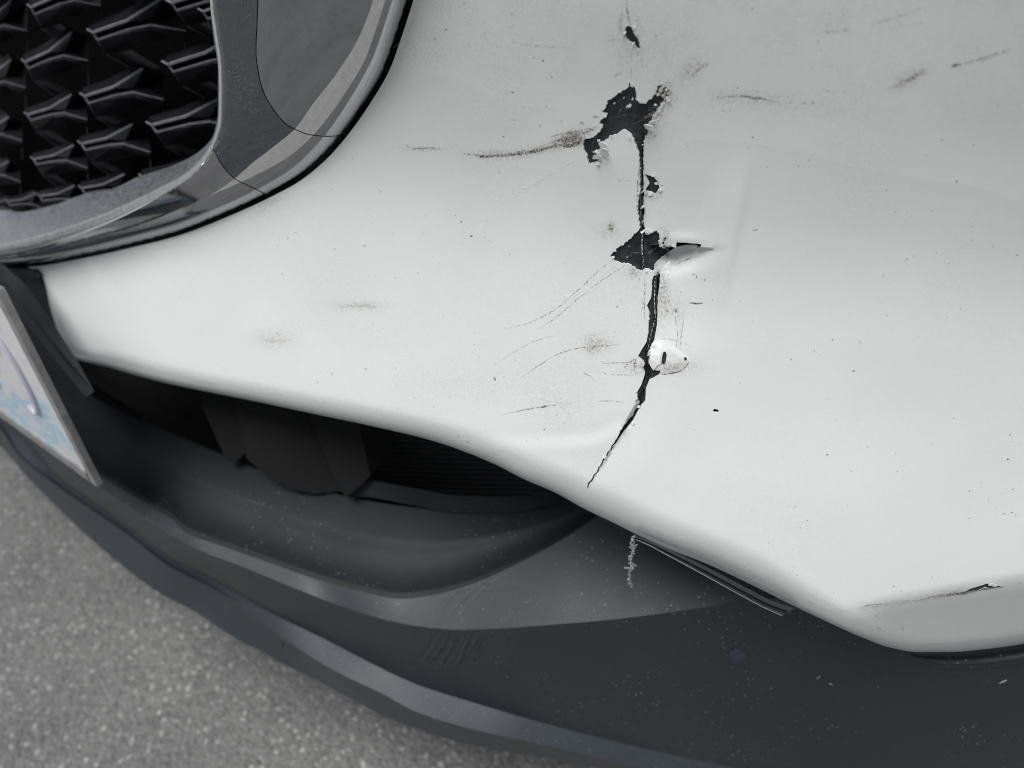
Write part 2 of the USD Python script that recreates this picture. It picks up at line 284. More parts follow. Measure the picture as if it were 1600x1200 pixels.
R1 = [(1500, 931), (1512, 922), (1528, 916), (1541, 912), (1552, 914), (1572, 918), (1556, 920), (1542, 919), (1530, 924), (1516, 926)]
tears = [Polygon(rough(c, a, s, i)).buffer(0) for i, (c, a, s) in enumerate([(T1, 2.4, .34), (T0, 2.4, .4), (T3, 1.0, .16), (T4, 1.4, .2), (SLOT, .4, .1), (D1, .9, .2), (D2, .8, .3), (DOT, .8, .3), (R1, 1.8, .2)])]
tear_all = unary_union(tears).buffer(0)
# islands of paint left standing in the big tear, and pits along its ragged right arm
isl = unary_union([Point(x, y).buffer(r) for x, y, r in [(987.6, 156, 1.1), (983, 166.5, 2.2), (979, 167.5, 1.2), (959, 162.5, .9), (974, 154, .6)]])
tear_all = tear_all.difference(isl)
pits = []
for cx, cy, sx, sy, n, r0 in [(1036, 146, 9, 9, 0, 1.3), (1034, 388, 4, 14, 34, 1.3), (1026, 296, 5, 8, 9, .9)]:
    for _ in range(n):
        x, y = cx+rng.normal()*sx*.6, cy+rng.normal()*sy*.6; pits.append(Polygon(rough(Point(x, y).buffer(abs(rng.normal())*r0+.5, 3).exterior.coords, .6, .5, 5)).buffer(0))
tear_all = tear_all.union(unary_union(pits)).buffer(0)
chips = []
for _ in range(26):
    x, y = 1036+rng.normal()*6, 146+rng.normal()*7; chips.append(Polygon(rough(Point(x, y).buffer(abs(rng.normal())*1.3+.6, 3).exterior.coords, .9, .5, 3)).buffer(0))
tear_all = tear_all.difference(unary_union(chips).buffer(0)).buffer(0)
tear_all = unary_union([g for g in getattr(tear_all, 'geoms', [tear_all]) if g.area > 1.2])

crease = spline([(1318, 954), (1345, 951), (1400, 942), (1500, 924), (1600, 908), (1850, 868)], step=8.)
wrinkle = np.array([(640, 694), (760, 691), (880, 690), (930, 686), (966, 668)], float)
LOWP = Polygon(np.vstack([edge_low, [(1850, 1300), (-200, 1300), (-200, 421)]])).buffer(0)
def smooth01(x): x = np.clip(x, 0, 1); return x*x*(3-2*x)
def dent(p):
    """small dents, lifted edges, folds and the rolled lower edge, in metres along the surface normal"""
    x, y = p[:, 0], p[:, 1]; h = np.zeros(len(p))
    h += .0016*(fbm(np.c_[p/260., np.zeros(len(p))], 2, 3)-.5)
    crack = np.array([(984, 128), (1001, 200), (1003, 300), (1003, 360), (1026, 425), (1024, 480), (1015, 540), (1008, 600), (990, 640), (965, 685), (918, 765)], float)
    d, _ = dist(p, crack); cx = np.interp(y, crack[:, 1], crack[:, 0]); side = np.sign(x-cx)
    on = smooth01((y-170)/90)*smooth01((770-y)/120)
    h += np.where(side > 0, -.0016, .0010)*np.exp(-(d/42.)**2)*on           # the right sheet sits back, the left one lifts
    h += -.0022*smooth01((x-1016)/18)*np.exp(-((x-1022)/75.)**2)*smooth01((y-400)/50)*smooth01((560-y)/80)*(x > 1010)
    a = math.atan2(-20, 75); ux, uy = (x-1030)*math.cos(a)+(y-412)*math.sin(a), -(x-1030)*math.sin(a)+(y-412)*math.cos(a)
    h += -.0075*np.exp(-((ux-25)/40)**2)*np.exp(-(np.maximum(uy+6, 0)/24)**2)*(y > 388)*smooth01((ux+14)/14)   # pushed-in lower side of the open slot
    h += .0005*np.exp(-((x-1066)/30)**2-((y-374)/9)**2)
    e = ((x-1040)/np.where(x > 1040, 40., 34.))**2+((y-560-.12*(x-1040))/np.interp(x, [1010, 1040, 1080], [30, 25, 8]))**2
    e = e+1.1*(fbm(np.c_[p/14., np.full(len(p), 2.)], 3, 12)-.5)
    h += (.0012+.0008*(fbm(np.c_[p/9., np.zeros(len(p))], 3, 6)-.5)*np.clip(1-e, 0, 1))*np.clip(1-e, 0, 1)**.7*np.interp(x, [1015, 1040, 1080], [1., .75, .3])*(x > np.interp(y, [530, 575, 590], [1018, 1012, 1028])-4)       # blister beside the crack
    d, _ = dist(p, wrinkle); below = y > np.interp(x, wrinkle[:, 0], wrinkle[:, 1])
    h += (.0007*np.exp(-(d/16)**2)*np.where(below, d, -d)/16.)*smooth01((x-640)/260)*(x < 985)
    xl, xr = np.interp(y, [235, 500], [1104, 1080]), np.interp(y, [235, 500], [1168, 1122]); u = (x-xl)/(xr-xl)
    h += .0009*np.where(u < 1, smooth01(u*.999)**.6*(u > 0), smooth01(1-(u-1)*3))*smooth01((y-225)/110)*smooth01((540-y)/160)  # ramp shaped in to give a pale reflected band beside the crack
    dl = np.full(len(p), 1e3); near = y > 250
    if near.any(): dl[near] = dist(p[near], crease[:, :2])[0]
    yc = np.interp(x, crease[:, 0], crease[:, 1]); under = (y > yc-60) & (x > 1300)
    s = np.where(y > yc, dl, -dl); W = 16.
    k = np.where(s > W, s, np.where(s < -W, 0, (s+W)**2/(4*W)))
    back = np.where(under, .00034*k, 0)*smooth01((x-1290)/110)
    d, _ = dist(p, edge_low); r = np.interp(x, [60, 110, 200, 700, 1000, 1200, 1400, 1600], [9, 18, 30, 38, 52, 52, 26, 22]); q = np.clip(1-d/r, 0, 1)
    rm = r*.36/1200*1.3
    return h, back + rm*(1-np.sqrt(np.maximum(1-q*q*.985, 0)))
def face_n(p):
    t0 = t_body(p); tx = t_body(p+[2., 0]); ty = t_body(p+[0, 2.])
    a, bx, by = at_t(p, t0), at_t(p+[2., 0], tx), at_t(p+[0, 2.], ty)
    n = np.cross(by-a, bx-a); n /= np.linalg.norm(n, axis=1, keepdims=True); n *= np.where((n*rays(p)).sum(1) > 0, -1, 1)[:, None]
    return a, n
def skin(p, off=0.):
    """points of the dented painted surface (off metres outside it)"""
    p = np.asarray(p, float).reshape(-1, 2); a, n = face_n(p); h, back = dent(p); r = rays(p); r /= np.linalg.norm(r, axis=1, keepdims=True)
    return a+n*(h+off)[:, None]+r*(back/np.clip(-(n*r).sum(1), .5, 1))[:, None], n
extra = []
for dd in (1.2, 2.6, 4.5, 7., 10, 14, 18, 23, 28): extra.append(shift(edge_low, dd))
for dd in (-1.2, -2.6, -4.5, -7., -10, -14, -18, -23, -28): extra.append(shift(edge_low, dd))
for dd in range(-36, 37, 4): extra.append(shift(crease[:, :2], dd))
extra = np.vstack(extra)
fine = Polygon([(880, 20), (1115, 20), (1115, 600), (1045, 700), (900, 790), (860, 690), (880, 300)])
cover = panel.difference(tear_all)
pts, tri = fill(cover, 6., 3., fine, 2.4, extra)
sp, sn = skin(pts)
# grime: dust and scuffs rubbed into the paint round the damage
gx, gy = pts[:, 0], pts[:, 1]
G = np.full(len(pts), .03)+.05*np.clip(fbm(np.c_[pts/150., np.zeros(len(pts))], 4, 8)-.45, 0, 1)*3
def blot(x, y, sx, sy, a, ang=0.):
    c, s = math.cos(ang), math.sin(ang); u, w = (gx-x)*c+(gy-y)*s, -(gx-x)*s+(gy-y)*c
    return 1.5*a*np.exp(-(u/sx)**2-(w/sy)**2)
for b in [(890, 216, 24, 9, .75, -.35), (905, 222, 10, 6, .6), (1040, 150, 13, 16, .55), (1010, 205, 10, 14, .5), (985, 60, 26, 45, .16), (955, 355, 6, 8, .55), (948, 362, 22, 12, .14), (935, 535, 22, 12, .28, .2), (925, 545, 10, 7, .3), (990, 425, 8, 8, .45), (1035, 460, 9, 50, .28), (1055, 490, 16, 20, .18),
          (1045, 575, 40, 10, .3), (1000, 572, 22, 10, .3), (800, 600, 90, 50, .04), (870, 640, 50, 25, .06), (1020, 300, 9, 14, .35), (850, 232, 60, 7, .28, -.2), (770, 241, 40, 5, .3), (560, 478, 40, 8, .18), (430, 530, 30, 14, .2), (1080, 110, 25, 12, .22, -.8), (1420, 123, 26, 9, .38, -.45), (660, 232, 26, 4, .3),
          (1160, 152, 60, 10, .12), (1250, 165, 90, 18, .08), (620, 60, 40, 60, .08), (300, 360, 60, 12, .15, -.25), (420, 318, 30, 8, .22, -.5), (1040, 370, 5, 10, .4), (700, 600, 120, 30, .03), (1390, 945, 50, 5, .25, -.15), (1480, 930, 40, 6, .3, -.2), (1035, 395, 6, 14, .8), (1025, 180, 10, 12, .5)]: G += blot(*b)
G += .10*smooth01((250-gy)/260)*np.clip(fbm(np.c_[pts/40., np.ones(len(pts))], 4, 2)-.38, 0, 1)*2.5
v, f = wall(sp, tri, .0016, sn)
# the outer rim turns further inwards so that the cover has a real lip
vo, fo = wall(sp, tri, .014, sn)
rim_keep = np.zeros(len(vo), bool)
d_out = np.r_[dist(pts, np.vstack([edge_low]))[0], np.full(len(vo)-len(sp), 0.)]
base_n = len(pts)
fo2 = fo[len(tri):]; okb = (fo2 < base_n)
dd = np.array([max(d_out[i] for i in row if i < base_n) for row in fo2])
COVER = obj('bumper_cover', join((v, f), (vo, fo2[dd < .6])), paint, CAR, smooth=40, attr=None)
# attribute needs the same vertex order: define without a smoothing angle
stage.RemovePrim(COVER)
vv, ff = join((v, f), (vo, fo2[dd < .6])); pad = np.r_[G, np.full(len(v)-len(G), .3), G, np.full(len(vo)-len(G), .05)]
n_all = np.zeros_like(vv); n_s = normals(sp, tri); n_all[:len(sp)] = n_s
nw = normals(vv, ff); n_all[len(sp):] = nw[len(sp):]
me = usdkit.mesh(stage, COVER, (vv, ff), paint, smooth=True)
me.GetNormalsAttr().Set([Gf.Vec3f(*map(float, n)) for n in n_all])
UsdGeom.PrimvarsAPI(me).CreatePrimvar('grime', Sdf.ValueTypeNames.FloatArray, 'vertex').Set([float(a) for a in pad])
me.GetPrim().SetCustomDataByKey('label', 'white bumper cover split by a long vertical crack')

def patch(poly, step, off, name, m, parent, thick=.001, bstep=None, label=None, smooth=35):
    p, t = fill(poly, step, bstep or step); o = np.broadcast_to(off(p) if callable(off) else off, len(p))
    a, n = skin(p); vv = a+n*o[:, None]; return obj(name, wall(vv, t, thick, n), m, parent, smooth, label)
# bare plastic under the flaked paint, itself cracked through
crackline = LineString([(1003, 243), (1004, 300), (1003, 330), (1003.5, 366), (1004.5, 385), (1003.5, 400), (1002, 423), (1018, 427), (1026, 436), (1025, 455), (1022, 480), (1021, 500), (1017, 525), (1009, 548), (1010, 570), (1009, 586), (1004, 605), (1003, 625), (985, 655), (965, 685), (918, 765)]).buffer(.55)
gap = unary_union([crackline, LineString([(1028.5, 430), (1027, 460), (1024.5, 500)]).buffer(1.0), tears[4].buffer(.5), LineString([(995, 635), (970, 672), (940, 720)]).buffer(1.5), tears[7]])
for k, g in enumerate(getattr(tear_all, 'geoms', [tear_all])):
    if g.area < 8: continue
    region = g.buffer(3.).intersection(panel).difference(gap)
    for r in getattr(region, 'geoms', [region]):
        if r.area > 6:
            patch(r, 3., lambda p: -.0011+.0009*(fbm(np.c_[p/7., np.zeros(len(p))], 3, 4)-.5), 'exposed_plastic', bare_mat, COVER, .0012, 2.)
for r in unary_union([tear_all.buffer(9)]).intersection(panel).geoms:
    p, t = fill(r, 6., 5.); a, n = skin(p); obj('crack_dark_backing', (a-n*.006, t), cavity, COVER)  # near-black sheet added behind the crack for the darkness inside it
# curled flakes of paint
def flake(ring, lift, curl, name='paint_flake', m=None):
    pg = Polygon(rough(ring, .8, .2, int(ring[0][0]) % 17)).buffer(0)
    if pg.geom_type != 'Polygon': pg = max(pg.geoms, key=lambda q: q.area)
    c = np.array(pg.centroid.coords[0])
    patch(pg, 2., lambda p: lift+curl*((p-c)@np.array([.5, -.86])/8.), name, m or raw_paint, COVER, .0004, 1.5)
for ring, l, c in [([(928, 242), (926, 248), (937, 247), (942, 243), (938, 239)], .0012, .0009), ([(938, 232), (940, 245), (949, 246), (955, 240), (953, 230), (945, 228)], .0016, .0012), ([(936, 223), (939, 220), (948, 222), (952, 227), (944, 230), (938, 229)], .0012, .0008), ([(927, 236), (931, 234), (938, 237), (935, 240)], .0014, .0009),
                   ([(1006, 195), (1009, 193), (1021, 196), (1018, 200), (1010, 201)], .0012, .0008), ([(1017, 190), (1031, 184), (1025, 190), (1019, 194)], .0010, .0012), ([(1028, 376), (1031, 383), (1030, 390), (1033, 397), (1036, 392), (1035, 384), (1032, 377)], .0008, .0006), ([(1001, 361), (1004, 364), (1012, 367), (1018, 364), (1012, 360)], .0005, .0003),
                   ([(985, 129), (989, 128), (992, 133), (989, 136), (986, 134)], .0008, .0003), ([(1042, 390), (1056, 381), (1056, 387), (1044, 391)], .0004, .0001), ([(1005, 303), (1011, 299), (1008, 306)], .0008, .0003), ([(968, 667), (981, 653), (974, 667), (968, 675)], .0012, .0008), ([(1548, 909), (1543, 913), (1554, 915), (1557, 912)], .0012, .0006)]:
    flake(ring, l, c)
patch(Polygon(rough([(1015, 572), (1013, 552), (1018, 537), (1027, 531), (1035, 536), (1036, 547), (1032, 556), (1032, 568), (1026, 573), (1020, 580)], 1.2, .3, 8)).buffer(0), 2., lambda p: .0003, 'paint_flake', raw_paint, COVER, .0004, 1.5)
for k in range(46):
    edge = [T1, T1, T1, T3, T4, T0][k % 6]; e = np.array(edge[rng.integers(0, len(edge))], float)+rng.normal(size=2)*2.5; q = rng.uniform(1.2, 3.6); a0 = rng.uniform(0, 6.28)
    ring = [(e[0]+q*rng.uniform(.5, 1.3)*math.cos(a0+a), e[1]+q*rng.uniform(.5, 1.)*math.sin(a0+a)) for a in (0, 1.3, 2.5, 3.9, 5.1)]
    pgn = Polygon(ring).buffer(0)
    if pgn.area > 3 and pgn.geom_type == 'Polygon': patch(pgn, 2., lambda p: .0004+rng.uniform(0, .0006), 'paint_flake', raw_paint, COVER, .0003, 1.5)
# frayed inner edge of the slot and the pushed-in lip below it
patch(Polygon(rough([(1035, 408), (1040, 402), (1052, 396), (1066, 392), (1061, 396), (1052, 400), (1042, 405), (1037, 411)], .9, .2, 3)).buffer(0), 2., -.0002, 'torn_lip', scr_mid, COVER, .0004)

# scratches and a painted crease highlight: thin ribbons lying just outside the paint
def scratch_or_highlight(path, w, m, seed=0, parent=COVER, name='scratch_or_highlight', on=None, off=.00012, wob=.8):
    c = spline(path, step=2.2); s = np.linspace(0, 1, len(c)); q = np.c_[c*.15, np.full(len(c), seed*1.3)]
    c = c+wob*np.c_[fbm(q, 2, seed)-.5, fbm(q+30, 2, seed)-.5]
    t = np.gradient(c, axis=0); t /= np.linalg.norm(t, axis=1, keepdims=True)+1e-9; nn = np.c_[-t[:, 1], t[:, 0]]
    ww = (w*np.sin(np.pi*np.clip(s, .02, .98))**.6*(.45+1.1*fbm(np.c_[c*.2, np.full(len(c), seed)], 3, seed)))[:, None]/2
    P = np.vstack([c+nn*ww, c-nn*ww]); 
    v = skin(P, off)[0] if on is None else on(P)
    k = len(c); i = np.arange(k-1); ff = np.vstack([np.c_[i, i+k, i+k+1], np.c_[i, i+k+1, i+1]])
    return obj(name, (v, ff), m, parent, smooth=True)
SC = [([(645, 233), (655, 231), (668, 230.5), (690, 233)], 2.4, scr_mid), ([(720, 239), (740, 241), (760, 243), (790, 241), (830, 235), (870, 227), (905, 216)], 4., scr_mid), ([(742, 240), (752, 244), (775, 242.5)], 3.6, scr_dark), ([(775, 243), (800, 241), (840, 235), (875, 226)], 3.2, scr_dark), ([(860, 214), (885, 207), (915, 203), (935, 196)], 3., scr_mid), ([(850, 226), (880, 216), (915, 207), (938, 197)], 4., scr_mid), ([(868, 222), (890, 218), (905, 224)], 8., scr_mid),
      ([(880, 228), (897, 226), (907, 222)], 5., scr_dark), ([(1120, 154), (1135, 151), (1160, 150), (1180, 152), (1205, 157)], 2.6, scr_mid), ([(1155, 150), (1170, 151.5), (1200, 156)], 3., scr_dark), ([(1195, 157), (1240, 160), (1290, 160)], 1.6, scr_faint), ([(1285, 140), (1310, 143), (1330, 142)], 1.5, scr_faint), ([(1483, 103), (1510, 97), (1545, 87), (1580, 74)], 3.4, scr_mid), ([(1484, 103), (1500, 99)], 4., scr_dark), ([(1395, 137), (1410, 128), (1425, 120), (1446, 113)], 8., scr_faint), ([(1410, 127), (1430, 119), (1445, 112)], 4., scr_mid),
      ([(1360, 37), (1400, 26), (1440, 12)], 3., scr_faint), ([(1280, 50), (1310, 48), (1330, 45)], 2., scr_faint), ([(958, 404), (930, 428), (895, 460), (860, 488), (820, 506), (790, 513)], 1.3, scr_mid), ([(980, 413), (940, 438), (905, 465), (870, 495), (840, 515)], 1.2, scr_mid), ([(975, 537), (945, 540), (915, 542), (880, 550), (840, 572), (815, 590)], 1.5, scr_mid), ([(880, 522), (840, 531), (800, 552), (765, 575)], 1.2, scr_faint), ([(1000, 558), (985, 565), (975, 575)], 1.2, scr_dark), ([(998, 556), (992, 570), (994, 585)], 1.0, scr_dark), ([(940, 568), (970, 566), (1000, 567)], 1.3, scr_mid), ([(930, 578), (960, 585), (1000, 585)], 1.2, scr_mid), ([(908, 582), (920, 586), (931, 596)], 1.6, scr_mid),
      ([(780, 650), (820, 640), (850, 635), (890, 631)], 1.8, scr_mid), ([(840, 622), (870, 628), (900, 630)], 1.4, scr_faint), ([(845, 636), (856, 634)], 3., scr_dark), ([(930, 628), (955, 626), (975, 628)], 1.6, scr_mid), ([(772, 588), (775, 594)], 2.5, scr_dark), ([(1032, 586), (1050, 583.5), (1065, 578), (1077, 565)], 1.8, scr_dark), ([(1020, 534), (1040, 531), (1078, 541)], 1.2, scr_mid), ([(1055, 548), (1058, 530), (1056, 500)], 1.2, scr_mid), ([(1062, 550), (1064, 525), (1068, 495)], 1.4, scr_mid), ([(1075, 474), (1085, 475), (1098, 474)], 2.6, scr_dark), ([(1053, 484), (1056, 490)], 4., scr_dark), ([(1054, 490), (1055, 512)], 1.4, scr_mid), ([(1081, 432), (1084, 429), (1088, 433), (1086, 437)], 1.3, scr_dark), ([(1042, 473), (1044, 474)], 3., scr_dark), ([(1031, 474), (1033, 475)], 2.5, scr_dark),
      ([(979, -5), (981, 18), (986, 40)], 1.6, scr_dark), ([(987, 78), (986.5, 105), (986, 128)], 1.2, scr_mid), ([(1001.5, 77), (1003, 95), (1003, 110)], 1.0, scr_mid), ([(1008, 430), (1008.3, 455), (1007.5, 485), (1008, 500)], 1.1, scr_dark), ([(1003, 424), (999, 435), (995, 445)], 1.0, scr_mid), ([(1001, 466), (1006, 472), (1003, 484)], 1.6, scr_mid), ([(1030.5, 330), (1031, 350), (1031.5, 370)], 1.0, scr_faint), ([(1000, 258), (997, 290), (996, 318)], 1.2, scr_dark), ([(960, 281), (985, 281)], 1.2, scr_faint), ([(1020, 215), (1026, 212)], 3., scr_mid),
      ([(925, 183), (930, 182), (936, 184)], 2.5, scr_mid), ([(906, 190), (912, 194)], 2.6, scr_mid), ([(877, 188.5), (879, 189.5)], 2.5, scr_dark), ([(842, 196), (845, 197)], 2.4, scr_dark), ([(530, 480), (555, 477), (590, 481)], 2.2, scr_faint), ([(600, 484), (575, 476), (555, 480)], 1.2, scr_faint), ([(405, 528), (430, 533), (458, 530)], 2.4, scr_faint), ([(280, 590), (310, 597), (340, 600)], 2., scr_faint), ([(615, 75), (630, 62)], 1.6, scr_faint), ([(690, 72), (700, 70)], 1.8, scr_faint),
      ([(1340, 951), (1362, 945), (1390, 944)], 2., scr_mid), ([(1395, 941), (1425, 939), (1455, 935)], 2.6, scr_faint), ([(1480, 930), (1500, 927), (1530, 921), (1560, 917)], 3.4, scr_dark), ([(1440, 935), (1470, 931), (1500, 926)], 4., scr_mid), ([(1262, 939), (1272, 945)], 1.4, scr_mid), ([(1408, 980), (1412, 985)], 3.4, scr_faint), ([(1466, 220), (1476, 218)], 2.4, scr_mid), ([(1175, 360), (1184, 358)], 2., scr_mid), ([(905, 245), (890, 254), (870, 265)], 2., scr_white), ([(868, 267), (845, 280), (825, 292)], 5., scr_white), ([(832, 290), (818, 297), (800, 308)], 8., scr_white), ([(940, 440), (920, 455), (890, 464), (860, 470)], 7., scr_white), ([(142, 408), (148, 420), (157, 440)], 3.5, scr_white),  # the chain of white ribbons below the tear paints a crease highlight
      ([(1080, 118), (1090, 110), (1108, 96)], 2.4, scr_mid), ([(1090, 108), (1108, 98)], 6., scr_faint), ([(975, 55), (970, 35), (974, 18)], 6., scr_faint), ([(950, 62), (970, 60)], 2.6, scr_faint), ([(958, 120), (970, 113)], 3.4, scr_faint), ([(800, 65), (840, 71), (890, 74)], 1.5, scr_faint), ([(830, 88), (850, 91)], 1.8, scr_faint), ([(1040, 160), (1030, 178), (1022, 185)], 3., scr_mid), ([(1038, 128), (1048, 130), (1052, 133)], 1.4, scr_mid)]
for i, (pth, w, m) in enumerate(SC):
    scratch_or_highlight(pth, w*1.15, m, i)
for k, (pth, w, m) in enumerate([([(960, 160), (985, 150)], 1.4, scr_grey), ([(955, 186), (980, 180), (1000, 182)], 2.4, scr_grey), ([(966, 178), (972, 170), (985, 172)], 1.4, scr_mid), ([(975, 194), (1000, 190), (1010, 178)], 2., scr_grey), ([(1008, 175), (1022, 168), (1036, 156)], 4., scr_grey), ([(1005, 185), (1016, 180), (1022, 172)], 5., scr_mid), ([(935, 212), (925, 230), (926, 246)], 2., scr_grey), ([(985, 395), (1000, 394)], 1.6, scr_mid), ([(1008, 395), (1024, 393)], 2., scr_mid), ([(970, 400), (995, 399)], 1.6, scr_grey), ([(1012, 385), (1025, 383)], 2., scr_grey), ([(1004.5, 362), (1004, 392), (1006, 405), (1002, 424)], 1.5, scr_white), ([(1024, 432), (1023, 460), (1023, 490), (1018, 520), (1013, 545)], 1.5, scr_white), ([(1000, 236), (1001.5, 290), (1001.5, 350)], 1.4, scr_mid)]):
    scratch_or_highlight(pth, w, m, 400+k, off=.0001 if k > 10 else -.0001)
# folds in the pushed-in sheet under the slot
for k, (a, b) in enumerate([((1044, 421), (1090, 402)), ((1048, 424), (1082, 409)), ((1052, 420), (1094, 395)), ((1046, 416), (1085, 401))]):
    scratch_or_highlight([a, ((a[0]+b[0])/2, (a[1]+b[1])/2+1.2), b], 1., scr_white if k % 2 else scr_mid, k+300)
# fine road-grit specks, a scatter of tiny marks joined into one piece
sv, sf, k0 = [], [], 0
cand = np.c_[rng.uniform(80, 1600, 900), rng.uniform(0, 1010, 900)]; cand = cand[shapely.contains_xy(cover.buffer(-14), cand[:, 0], cand[:, 1]) & (fbm(np.c_[cand/120., np.zeros(len(cand))], 3, 5)+rng.normal(size=len(cand))*.06 > .5)]
for c in cand:
    r = .4+abs(rng.normal())*.4; k = 6; an = np.linspace(0, 2*np.pi, k, endpoint=False)+rng.uniform(0, 1); st = rng.uniform(.6, 1.8)
    sv.append(c+np.c_[np.cos(an)*r*st, np.sin(an)*r]*rng.uniform(.6, 1.2, (k, 1))); sf.append(np.array([[0, j+1, j] for j in range(1, k-1)])+k0); k0 += k
pth = obj('road_grit', (skin(np.vstack(sv), .0001)[0], np.vstack(sf)), mat('grit', {'p': ('principled_bsdf', {'base_color': (.16, .15, .14), 'roughness': .8})}), COVER, smooth=False)
keys(pth, kind='stuff')

# --- chrome surround of the grille
ridge = spline([(327, -180), (330, -90), (331, 0), (337, 50), (344, 100), (345, 140), (344, 188), (337, 215), (331, 229), (314, 254), (288, 278), (262, 293), (219, 316), (156, 344), (94, 366), (31, 384), (0, 389), (-90, 400)], step=4.)
creasec = spline([(625, -180), (604, -90), (583, 0), (562, 56), (525, 116), (487, 165), (463, 199), (424, 232), (394, 255), (367, 279), (328, 305), (281, 327), (219, 350), (125, 375), (62, 391), (0, 403), (-90, 411)], step=4.)
ledge = spline([(323, -180), (326, -90), (328, 0), (334, 60), (341, 110), (341, 170), (334, 210), (312, 236), (266, 260), (217, 276), (175, 295), (134, 303), (78, 322), (31, 331), (0, 328), (-90, 330)], step=4.)
seam1 = LineString(spline([(398, -180), (402, -90), (403, 0), (400, 80), (404, 115), (411, 142), (430, 175), (450, 196), (463, 203), (482, 210), (510, 213), (560, 205)], step=4.))
seam2 = LineString(spline([(322, 232), (335, 236), (341, 248), (350, 262), (365, 278), (386, 289), (430, 310)], step=4.))
ring = Polygon(np.vstack([shift(ridge, 1.5), chrome_out[::-1]])).buffer(0)
def chrome_off(p):
    d1 = dist(p, ridge)[0]; d2 = dist(p, creasec)[0]; d3 = dist(p, chrome_out)[0]
    face = d1 < 0
    C = Polygon(np.vstack([ridge, creasec[::-1]])).buffer(.01); face = shapely.contains_xy(C, p[:, 0], p[:, 1])
    fr = d1/(d1+d2+1e-9)
    o_face = .022-.010*fr+.0016*np.sin(np.pi*fr)*np.where(p[:, 1] < 240, 1, .4) - .004*np.exp(-(d1/2.2)**2)
    fb = np.clip(d2/(d2+d3+1e-9), 0, 1)
    o_bev = .012-.0148*(1-np.sqrt(np.maximum(1-fb**2.1, 0)))-.004*fb
    return np.where(face, o_face, o_bev)
def chrome_sheet(poly, name, label=None, m=None, step=5.):
    if poly.geom_type != 'Polygon': poly = max(poly.geoms, key=lambda g: g.area)
    ex = np.vstack([creasec, shift(creasec, 3), shift(creasec, -3)]+[shift(ridge, -k) for k in (1.5, 3, 5, 8)]+[shift(chrome_out, k) for k in (1.2, 2.6, 4.5, 7, 10, 14, 19)])
    p, t = fill(poly, step, 3., extra=ex)
    v = at_t(p, t_body(p, chrome_off(p))); n = normals(v, t)
    return obj(name, wall(v, t, .008, n), m, SUR, 30, label)
SUR = CAR+'/grille_surround'; UsdGeom.Xform.Define(stage, SUR)
cut = ring.difference(seam1.buffer(.75)).difference(seam2.buffer(.75))
chrome_bev = chrome_m('bright_reflection_chrome', .2, (.86, .87, .87), .10, .2)  # base colour raised to carry the bevel's bright reflection
BEV = Polygon(np.vstack([creasec, shift(chrome_out, -40)[::-1]])).buffer(0)
pieces = [g for g in list(getattr(cut.difference(BEV), 'geoms', []))+list(getattr(cut.intersection(BEV), 'geoms', [])) if g.area > 150]
for g in pieces:
    if BEV.buffer(1).contains(g): chrome_sheet(g, 'chrome_bevel', None, chrome_bev); continue
    c = g.centroid; lab = 'outer chrome corner piece' if g.contains(Point(520, 60)) else 'narrow dusty inner chrome piece' if g.contains(Point(370, 100)) else 'long lower chrome strip'
    chrome_sheet(g, 'chrome_trim', lab, chrome_in if lab.startswith('narrow') else chrome_lo if lab.startswith('long') else chrome)
# top-facing ledge between grille and chrome ridge
rid = np.c_[shift(ridge, 0), 1/t_body(ridge[:, :2], .0178)]
led = np.c_[ledge, 1/t_body(ledge[:, :2], -.018)]
obj('inner_ledge', strip(led, rid, n=8, m=220), chrome_m('dusty_chrome', 1.6, (.66, .69, .74), .3, .45), SUR)
obj('highlight_ridge', tube(at_t(shift(ridge, .8), t_body(shift(ridge, .8), .0195)), np.interp(ridge[:, 1], [0, 225, 290, 345, 400], [.0010, .0011, .0022, .0034, .0042]), 10), chrome_m('highlight_chrome', .15, (.95, .955, .96), .30, .42), SUR, smooth=True)  # ridge highlight put into the tube's width and its pale colour
# black rubber gap line under the chrome
gl = np.c_[shift(chrome_out, 1.5), 1/t_body(shift(chrome_out, 1.5), -.012)]; gh = np.c_[shift(chrome_out, -1.5), 1/t_body(shift(chrome_out, -1.5), -.0015)]

